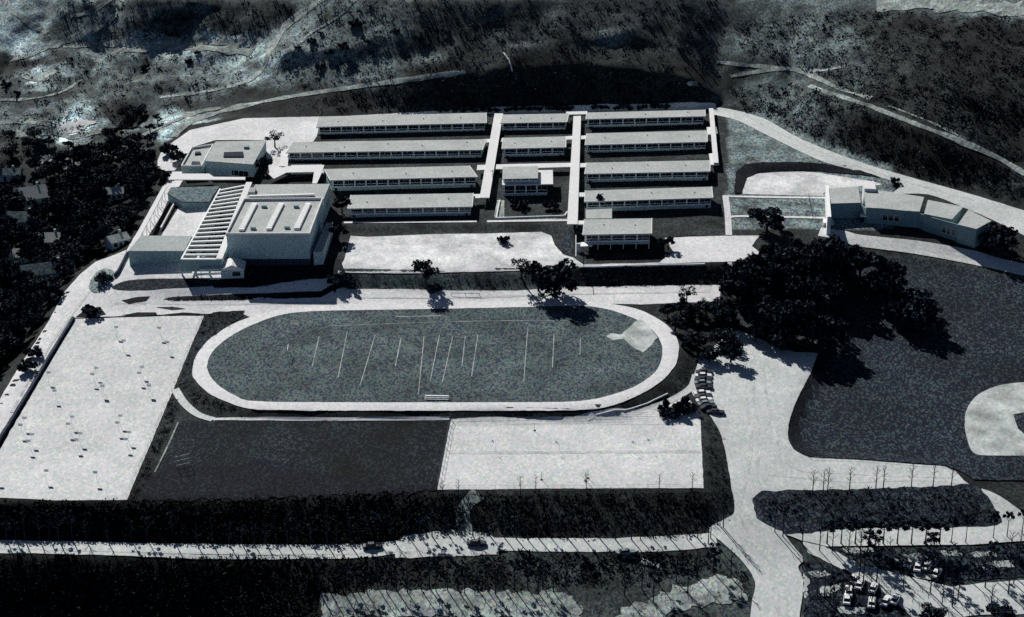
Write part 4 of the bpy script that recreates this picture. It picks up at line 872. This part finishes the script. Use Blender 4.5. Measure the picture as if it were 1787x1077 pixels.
# planting strips
def inpx(poly):
    x0, x1 = min(p[0] for p in poly), max(p[0] for p in poly); y0, y1 = min(p[1] for p in poly), max(p[1] for p in poly)
    while True:
        x, y = rnd.uniform(x0, x1), rnd.uniform(y0, y1)
        if inside(x, y, poly): return x, y
GROVE = [(-45,300),(60,292),(190,272),(262,290),(258,322),(225,385),(190,428),(140,455),(112,490),(85,530),(55,575),(30,620),(0,655),(-45,715)]
hp = [h_[1] for h_ in HOUSES]
placed = []
for _ in range(3000):
    if len(placed) >= 175: break
    x, y = inpx(GROVE)
    if any(abs(x-a) < 19 and -8 < y-b < 34 for a, b in hp) or any(abs(x-a) < 8 and abs(y-b) < 5 for a, b in placed): continue
    placed.append((x, y)); tree('grove_tree', 'dark rounded tree in the dense grove left of the campus road', G(x, y), GREYB[len(placed) % 2] if len(placed) % 5 < 2 else BROAD[len(placed) % 4], rnd.uniform(.6, .95), rnd.uniform(.55, .85), 'trees of the left grove')
for i, (x, y) in enumerate([(212,236),(228,222),(245,205),(262,232),(240,250),(275,215),(225,262),(205,255),(190,240),(258,250),(215,205),(20,245),(50,262),(85,255),(20,275),(120,262),(60,240)]):
    tree('hill_tree', 'dark tree in the gully above the left grove', G(x, y), (BROAD+GREYB)[i % 6], rnd.uniform(.45, .65), rnd.uniform(.35, .5), 'trees in the left gully')
for i, (x, y) in enumerate([(300,62),(255,120),(330,110),(345,95),(545,75),(560,60),(575,95),(520,85),(600,85),(640,75),(560,120),(500,110),(620,45),(30,165),(10,150),(690,60),(730,70),(780,60)]):
    tree('hill_shrub', 'small dark shrub dotted on the lit left hillside', G(x, y), BUSH[i % 2], rnd.uniform(.45, .8), group='shrubs on the left hillside', cat='bush')
# thin street trees along the lower road
xs = []; x = 12
while x < 1235:
    xs.append(x); x += rnd.uniform(15, 30) if x < 150 or x > 380 else rnd.uniform(26, 48)
for i, x in enumerate(xs):
    y = (942 if x < 340 else 951) if x < 620 else (936 if x < 860 else 941)
    tree('street_tree', 'thin leafless street tree in the row along the lower left road', G(x, y+rnd.uniform(-2, 2)), BARE[[2, 3, 0, 1, 3][i % 5]], rnd.uniform(.6, 1.0), rnd.uniform(.6, 1.05), 'thin trees along the lower left road')
for i in range(9):
    tree('street_tree', 'slim roadside tree in the evenly spaced row below the long island lawn', G(1443+24.5*i, 950), BARE[4], 1.1, .72, 'evenly spaced trees below the island lawn')
for i, (x, y) in enumerate([(1660,948),(1685,948),(1733,940),(1757,938),(1783,934)]):
    tree('street_tree', 'slim tree on the curved road at the right end of the island lawn', G(x, y), BARE[4], .7, .8, 'slim trees at the right end of the island')
for i, (x, y) in enumerate([(1418,862),(1436,862),(1444,861),(1482,858),(1528,856),(1541,855),(1590,852),(1628,851),(1660,850)]):
    tree('bare_tree', 'leafless tree standing on the upper edge of the island lawn', G(x, y), BARE[i % 2], .8, .85, 'leafless trees on the upper edge of the island')
for i, (x, y) in enumerate([(772,872),(800,868),(908,862),(935,860),(1023,858),(1150,858),(1208,857)]):
    tree('bare_tree', 'small leafless tree below the front edge of the playground', G(x, y), BARE[i % 2], .6, .62, 'leafless trees below the playground')
for i, (x, y, h) in enumerate([(1252,915,1.3),(1262,922,1.2),(1240,940,1.2),(1236,950,1.3),(1352,930,1.3),(1366,938,1.2),(1400,950,1.2),(1430,962,1.2),(1452,965,1.1),(1480,972,1.1)]):
    tree('bare_tree', 'tall leafless tree casting a long shadow across the junction', G(x, y), BARE[i % 2], .75, h, 'tall leafless trees at the junction')
for i, (x, y) in enumerate([(1500,975),(1525,980),(1550,988),(1580,1000),(1610,1006),(1650,1012),(1690,1012),(1730,1008),(1770,1008)]):
    tree('bare_tree', 'leafless tree along the upper side of the bottom right street', G(x, y), BARE[i % 2], .8, .95, 'leafless trees by the bottom right street')
for i in range(26):
    x = 560+i*17+rnd.uniform(-6, 6)
    tree('bare_tree', 'leafless tree at the upper edge of the bottom street', G(x, 1028+rnd.uniform(-6, 12)), BARE[[0, 1, 2][i % 3]], rnd.uniform(.7, 1), rnd.uniform(.7, 1.1), 'leafless trees by the bottom street')
for i, (x, y) in enumerate([(1090,1040),(1120,1030),(1150,1022),(1180,1015),(1215,1008),(1245,1000),(1275,1008),(1200,1035),(1140,1050)]):
    tree('bare_tree', 'leafless tree on the dark lawn left of the lower junction road', G(x, y), BARE[i % 3], .85, .95, 'leafless trees left of the junction road')

for i in range(34):
    x, y = inpx([(1405,975),(1480,965),(1790,960),(1790,1070),(1640,1080),(1410,1080)])
    tree('bare_tree', 'leafless tree on the rough ground in the bottom right corner', G(x, y), BARE[i % 3], rnd.uniform(.7, 1), rnd.uniform(.6, 1.1), 'leafless trees of the bottom right corner')
# ------------------------------------------------------------------ scrub: growth nobody could count
def scrub(name, polys, n, smin, smax, m, seed, size=.45, keep=None):
    rg = random.Random(seed); mb = MB()
    for poly, cnt in polys:
        for _ in range(cnt):
            x, y = inpx(poly); p = G(x, y); s = rg.uniform(smin, smax)
            leafcloud(mb, (p.x, p.y, p.z+s*.35), s, n, size*s*.6, rg, .6)
    return tag(mb.build(name, m), kind='stuff')
scrub('hillside_scrub', [([(560,0),(1250,0),(1250,140),(1100,118),(900,112),(750,128),(600,150),(480,160),(470,100)], 900), ([(1420,25),(1560,20),(1787,35),(1787,290),(1700,245),(1600,205),(1450,150),(1380,110),(1300,100),(1280,40)], 1500), ([(1270,150),(1400,150),(1520,195),(1787,310),(1787,350),(1600,300),(1500,270),(1400,232),(1300,190)], 700),
    ([(0,90),(440,95),(440,150),(300,200),(0,200)], 380), ([(100,0),(560,0),(480,40),(440,75),(200,75),(110,75)], 350), ([(500,185),(600,165),(760,140),(900,125),(1100,130),(1230,150),(1240,178),(1000,186),(740,190),(560,196)], 600), ([(0,200),(250,200),(260,260),(0,290)], 200)], 14, .4, 1.9, M_LEAF, 5)
scrub('bank_shrubs', [([(-10,880),(222,880),(500,874),(740,862),(740,930),(600,950),(340,945),(-10,932)], 1500), ([(-10,978),(600,978),(700,985),(690,1020),(560,1030),(540,1090),(-10,1090)], 1900)], 14, .5, 2.2, M_IVYLEAF, 26, .34)
scrub('bank_shrubs', [([(745,862),(1225,860),(1270,860),(1275,900),(1235,928),(1000,936),(760,930)], 500), ([(700,978),(1235,965),(1300,1010),(1240,1000),(1000,1030),(700,1022)], 350)], 15, .5, 2.0, M_IVYLEAF, 6, .36)
scrub('island_shrubs', [([(1320,868),(1360,860),(1690,851),(1730,890),(1735,915),(1500,921),(1390,930),(1325,903)], 420), ([(1400,985),(1440,984),(1520,1020),(1570,1085),(1405,1085)], 70), ([(1445,958),(1790,952),(1790,1004),(1660,1012),(1560,990)], 160)], 12, .4, 1.5, M_LEAF, 16)
scrub('island_shrubs', [([(1320,868),(1360,860),(1690,851),(1730,890),(1735,915),(1500,921),(1390,930),(1325,903)], 120), ([(745,862),(1225,860),(1270,880),(1235,925),(760,930)], 110), ([(1405,1030),(1480,1040),(1570,1085),(1405,1085)], 60), ([(1445,958),(1790,952),(1790,1004),(1660,1012),(1560,990)], 130), ([(560,1030),(1300,1010),(1290,1075),(560,1085)], 130), ([(358,556),(372,546),(425,543),(425,552),(395,572),(360,596),(340,625),(325,668),(312,672),(330,620)], 90), ([(318,676),(334,664),(360,690),(400,706),(430,716),(380,722),(340,708)], 90), ([(1010,486),(1260,480),(1255,495),(1010,499)], 60), ([(600,478),(700,480),(980,476),(1000,500),(790,505),(600,500)], 110)], 10, .3, 1.0, M_LEAF2, 17)
scrub('bank_shrubs', [([(1232,730),(1243,733),(1262,765),(1268,810),(1276,850),(1276,880),(1234,852)], 130), ([(358,556),(372,546),(425,543),(425,552),(395,572),(360,596),(340,625),(325,668),(312,672),(330,620)], 110), ([(300,690),(318,705),(300,740),(262,830),(238,872),(228,872),(270,775)], 160), ([(1010,468),(1270,463),(1255,485),(1010,492)], 260), ([(1190,555),(1215,560),(1230,610),(1200,670),(1175,690),(1190,650),(1200,610)], 90), ([(285,522),(420,516),(560,512),(580,500),(560,518),(400,524)], 120), ([(1225,520),(1290,520),(1300,580),(1250,600),(1215,580)], 90)], 12, .4, .9, M_LEAF, 8)

# ------------------------------------------------------------------ cars
def car_proto(paint, name, label, group):
    r = empty(name, (0, 0, 0)); r.scale = (1.1, 1.06, 1.06); tag(r, label, 'car', group)
    def loft(secs, m, nm):
        b = MB()
        for (x, hw, z0, z1, tw) in secs: b.v += [(x, -hw, z0), (x, -hw, (z0+z1)/2), (x, -tw, z1), (x, tw, z1), (x, hw, (z0+z1)/2), (x, hw, z0)]
        for k in range(len(secs)-1):
            o = k*6
            for j in range(6): b.f.append((o+j, o+(j+1) % 6, o+6+(j+1) % 6, o+6+j))
        b.f.append((5, 4, 3, 2, 1, 0)[::1]); o = (len(secs)-1)*6; b.f.append(tuple(range(o, o+6))); return b.build(nm, m, r)
    loft([(-2.45, .78, .45, .8, .6), (-2.3, .9, .32, .95, .78), (-1.2, .93, .3, 1.0, .82), (1.0, .93, .3, 1.02, .82), (2.2, .9, .32, .95, .75), (2.42, .8, .42, .8, .6)], paint, 'body')
    loft([(-1.75, .8, .98, 1.02, .7), (-1.05, .78, .99, 1.46, .62), (.35, .78, .99, 1.48, .62), (1.0, .8, .99, 1.03, .7)], M_GLASS, 'window')
    loft([(-1.08, .64, 1.44, 1.53, .58), (.36, .64, 1.46, 1.55, .58)], paint, 'roof')
    wmesh = MB().tube((0, -.11, 0), (0, .11, 0), .34, .34, 12).mesh('wheel', M_TIRE)
    for x in (-1.45, 1.45):
        for y in (-.84, .84): place('wheel', wmesh, r, (x, y, .34))
    MB().box(2.44, 2.54, -.8, .8, .42, .56).build('bumper', M_STEEL, r); MB().box(-2.57, -2.47, -.8, .8, .42, .56).build('bumper', M_STEEL, r)
    return r
pw = car_proto(M_CARW, 'parked_car', '', 'parked cars'); pd = car_proto(M_CARD, 'parked_car', '', 'parked cars'); pgc = car_proto(M_CARG, 'parked_car', '', 'parked cars')
used = set()
def car(pr, px, ang, label, group):
    o = pr if id(pr) not in used else copy_tree(pr); used.add(id(pr))
    p = G(*px); o.location = (p.x, p.y, p.z+.15); o.rotation_euler = (0, 0, R_(ang)); o['label'] = label; o['group'] = group
GC = 'cars parked at the left edge of the grey lot'
for x, y, a, pr_, lb in [(1229,653,3,pd,'dark car at the very top of the upper parked cluster'),(1228,659.5,3,pw,'white car second from the top of the upper parked cluster'),(1227,666,2,pd,'dark car third from the top of the upper parked cluster'),(1227,672,1,pgc,'grey car fourth from the top of the upper parked cluster'),(1229,679,0,pd,'dark car at the bottom of the upper parked cluster'),
    (1226,690,10,pw,'white car at the top of the lower parked cluster'),(1227,696,13,pd,'dark car second from the top of the lower parked cluster'),(1229,702,16,pw,'white car third from the top of the lower parked cluster'),(1232,708,19,pgc,'grey car fourth from the top of the lower parked cluster'),(1236,714,22,pd,'dark car fifth from the top of the lower parked cluster'),(1249,723,-2,pd,'dark car parked last and furthest right in the lower cluster')]:
    car(pr_, (x, y), a, lb, GC)
GB = 'pale cars among the bottom right trees'
for i, (x, y, a) in enumerate([(1490,1015,72),(1481,1036,84),(1524,1030,70),(1521,1056,80),(1546,1053,66),(1562,1050,66),(1601,993,78),(1618,991,60),(1634,1004,62),(1500,1024,70),(1478,1050,80),(1588,986,60)]):
    car(pw, (x, y), a, 'white car parked on the dark ground among trees near the bottom right', GB)
car(pd, (650,957), 8, 'dark car on the lower road left of the wide gravel shoulder', 'cars on the lower road'); car(pd, (832,952), 3, 'dark car standing on the wide gravel shoulder of the lower road', 'cars on the lower road')
car(pgc, (1092,968), 10, 'grey car parked below the lower road near the dirt shoulder', 'cars on the lower road')

# ------------------------------------------------------------------ playground and sports things
def hoop(p, rz, label, group, proto=[]):
    if not proto:
        r = empty('basketball_hoop', (0, 0, 0)); proto.append(r)
        MB().tube((0, 0, -.3), (0, 0, 3.0), .035, .03, 8).tube((0, 0, 2.9), (0, -.9, 3.2), .03, .03, 6).build('pole', M_WALL, r)
        MB().box(-.68, .68, -1.0, -.93, 2.8, 3.65).build('backboard', M_WHITE, r)
        rm = MB()
        for k in range(12):
            a, b = 2*math.pi*k/12, 2*math.pi*(k+1)/12; rm.tube((.23*math.cos(a), -1.3+.23*math.sin(a), 3.05), (.23*math.cos(b), -1.3+.23*math.sin(b), 3.05), .02, .02, 4, False)
        rm.build('rim', M_STEEL, r); o = r
    else: o = copy_tree(proto[0])
    o.location = p; o.rotation_euler = (0, 0, rz); tag(o, label, 'basketball hoop', group)
LOT1 = [(208,597),(285,594),(221,621),(299,619),(173,669),(169,675),(253,667),(250,673),(90,677),(186,694),(184,701),(267,693),(265,700),(103,704),(48,757),(44,764),(131,755),(127,762),(215,753),(212,760),(61,786),(58,792),(145,784),(141,790),(230,782),(227,789),(86,850),(174,847),(1,851)]
for i, (x, y) in enumerate(LOT1):
    hoop(G(x-5, y-9), 0 if i % 2 else math.pi, 'basketball hoop standing on the big left lot', 'basketball hoops on the left lot')
for x, y, l in [(865,785,'basketball hoop on the right playground, leftmost of the row'),(976,787,'basketball hoop on the right playground, second of the row'),(1109,787,'basketball hoop on the right playground, third of the row'),(1136,783,'basketball hoop on the right playground, rightmost of the row')]:
    hoop(G(x, y), -R_(60), l, 'basketball hoops on the right playground')
for x, y, l in [(945,838,'short pole at the lower middle of the right playground'),(1026,835,'short pole at the lower right of the right playground'),(933,752,'short pole at the upper left of the right playground'),(1022,840,'short pole beside the front edge of the right playground')]:
    p = G(x, y); o = empty('tetherball_pole', p); tag(o, l, 'pole', 'poles on the right playground'); MB().tube((0, 0, -.2), (0, 0, 2.9), .07, .05, 8).build('pole', M_STEEL, o); MB().tube((0, 0, 0), (0, 0, .2), .5, .45, 12).build('base', M_STEEL, o)
def goal(px, label):
    p = G(*px); o = empty('goal_post', p, R_(95)); tag(o, label, 'goal post', 'football goal posts')
    for s_ in (-2.8, 2.8): MB().tube((s_, 0, -.2), (s_, 0, 6.5), .11, .1, 8).build('upright', M_WHITE, o)
    MB().tube((-2.8, 0, 3), (2.8, 0, 3), .11, .11, 8).build('crossbar', M_WHITE, o)
goal((503,622), 'white goal post at the left end of the football field')
b = empty('bleacher', G(762,698), 0); tag(b, 'low bleacher with a white top on the lower edge of the football field', 'bleacher')
for k in range(3): MB().box(-3.7, 3.7, -.5+k*.6, .0+k*.6, .35+.3*k, .45+.3*k).build('bench_board', M_WHITE, b)
for x in (-3.4, -1.1, 1.1, 3.4): MB().box(x-.05, x+.05, -.5, 1.3, -.1, .34).build('frame', M_STEEL, b)
for k, (x, y) in enumerate([(320,812),(306,808)]):
    pass
bs = empty('backstop', G(320,815), R_(30)); tag(bs, 'small pale backstop near the left edge of the lower lawn', 'backstop')
for x in (-2, 0, 2): MB().tube((x, 0, -.2), (x, 0, 4), .08, .08, 6).build('post', M_WHITE, bs)
for z in (1, 2.5, 3.9): MB().tube((-2, 0, z), (2, 0, z), .06, .06, 6).build('rail', M_WHITE, bs)
# bars beside the track
hb = empty('exercise_bar', G(812,516)); tag(hb, 'long low rail on the road above the track', 'rail')
MB().tube((-5, 0, .9), (5, 0, .9), .09, .09, 6).build('rail', M_STEEL, hb)
for x in (-5, 0, 5): MB().tube((x, 0, -.2), (x, 0, .9), .08, .08, 6).build('post', M_STEEL, hb)
# fences and walls
def fence(name, label, px, h=2.4, sp=3.2, m=M_STEEL, pr=.05, cat='fence'):
    pts_ = [G(*q) for q in px]; o = empty(name, pts_[0]); tag(o, label, cat)
    line = []
    for a, b in zip(pts_, pts_[1:]):
        n = max(1, int((b-a).length/sp))
        for k in range(n): q = a.lerp(b, k/n); line.append(Vector((q.x, q.y, H(q.x, q.y))))
    line.append(pts_[-1]); l = o.location
    pm = MB().tube((0, 0, -.3), (0, 0, h), pr, pr, 6).mesh('post', m)
    for q in line[:100]: place('post', pm, o, q-Vector(l))
    rm = MB()
    for a, b in zip(line, line[1:]):
        for z in (h, h*.5, .15): rm.tube(a-Vector(l)+Vector((0, 0, z)), b-Vector(l)+Vector((0, 0, z)), pr*.7, pr*.7, 4, False)
    rm.build('rail', m, o)
fence('fence', 'tall pale fence along the left edge of the playground', [(786,730),(763,855)], 2.2, 3.2, M_STEEL, .06)
fence('fence', 'dark fence along the lower edge of the right lawn', [(1390,787),(1412,799),(1500,803),(1650,815),(1672,826)], 1.6, 3.2)
fence('fence', 'dark fence along the right edge of the big left lot', [(356,552),(305,675),(222,873)], 2.2, 4, M_STEEL, .035)
fence('fence', 'thin fence along the front edge of the playground', [(763,856),(1000,856),(1228,854)], 1.6, 5, M_STEEL, .03)
fence('fence', 'thin fence along the back of the playground', [(787,731),(1000,730),(1150,727)], 1.6, 6, M_STEEL, .03)
fence('fence', 'fence crossing the grass right of the school', [(1411,343),(1418,381)], 1.5, 2.5)
def lowwall(label, px, h, wd, m, name='retaining_wall'):
    pts_ = [G(*q) for q in px]; o = empty(name, pts_[0]); tag(o, label, 'wall'); l = Vector(o.location); mb = MB(); line = []
    for a, b in zip(pts_, pts_[1:]):
        n = max(1, int((b-a).length/3))
        for k in range(n): q = a.lerp(b, k/n); line.append(Vector((q.x, q.y, H(q.x, q.y)))-l)
    line.append(pts_[-1]-l); rows = []
    for i, p in enumerate(line):
        d = (line[min(i+1, len(line)-1)]-line[max(i-1, 0)]).xy.normalized(); n = Vector((-d.y, d.x))*wd/2
        r = len(mb.v); mb.v += [(p.x-n.x, p.y-n.y, p.z-.6), (p.x+n.x, p.y+n.y, p.z-.6), (p.x+n.x, p.y+n.y, p.z+h), (p.x-n.x, p.y-n.y, p.z+h)]; rows.append(r)
    for a, b in zip(rows, rows[1:]):
        for j in range(4): mb.f.append((a+j, a+(j+1) % 4, b+(j+1) % 4, b+j))
    mb.f += [(rows[0]+3, rows[0]+2, rows[0]+1, rows[0]), tuple(range(rows[-1], rows[-1]+4))]
    return mb.build('wall_panel', m, o)
lowwall('dark low wall between the left road and the big lot', [(128,557),(100,602),(83,630),(53,681),(20,735),(-10,784)], 1.0, .8, M_WALLDK)
lowwall('dark wall along the left edge of the front left block', [(224,442),(206,478),(200,484)], 1.4, .6, M_WALLDK)
lowwall('thin white kerb wall along the front edge of the schoolyard', [(1010,467),(1120,464.5),(1230,462)], .5, .4, M_WHITE)
lowwall('pale kerb wall at the left side of the bright courtyard', [(309,350),(296,374),(281,402)], 1.2, .5, M_CANOPY)
lowwall('pale wall on the dark bank below the track straight', [(1040,725),(1090,717),(1130,705),(1165,688)], .4, .3, M_CANOPY)
# slim pole on the hill and lamp-like posts
for x, y, lb in [(860,330,'thin dark pole beside the left walkway'),(288,268,'thin pole at the back left bend of the campus road')]:
    p = G(x, y); o = empty('utility_pole', p); tag(o, lb, 'pole'); MB().tube((0, 0, -.3), (0, 0, 8), .14, .1, 8).build('pole', M_STEEL, o); MB().box(-1, 1, -.06, .06, 7.3, 7.45).build('crossarm', M_STEEL, o)
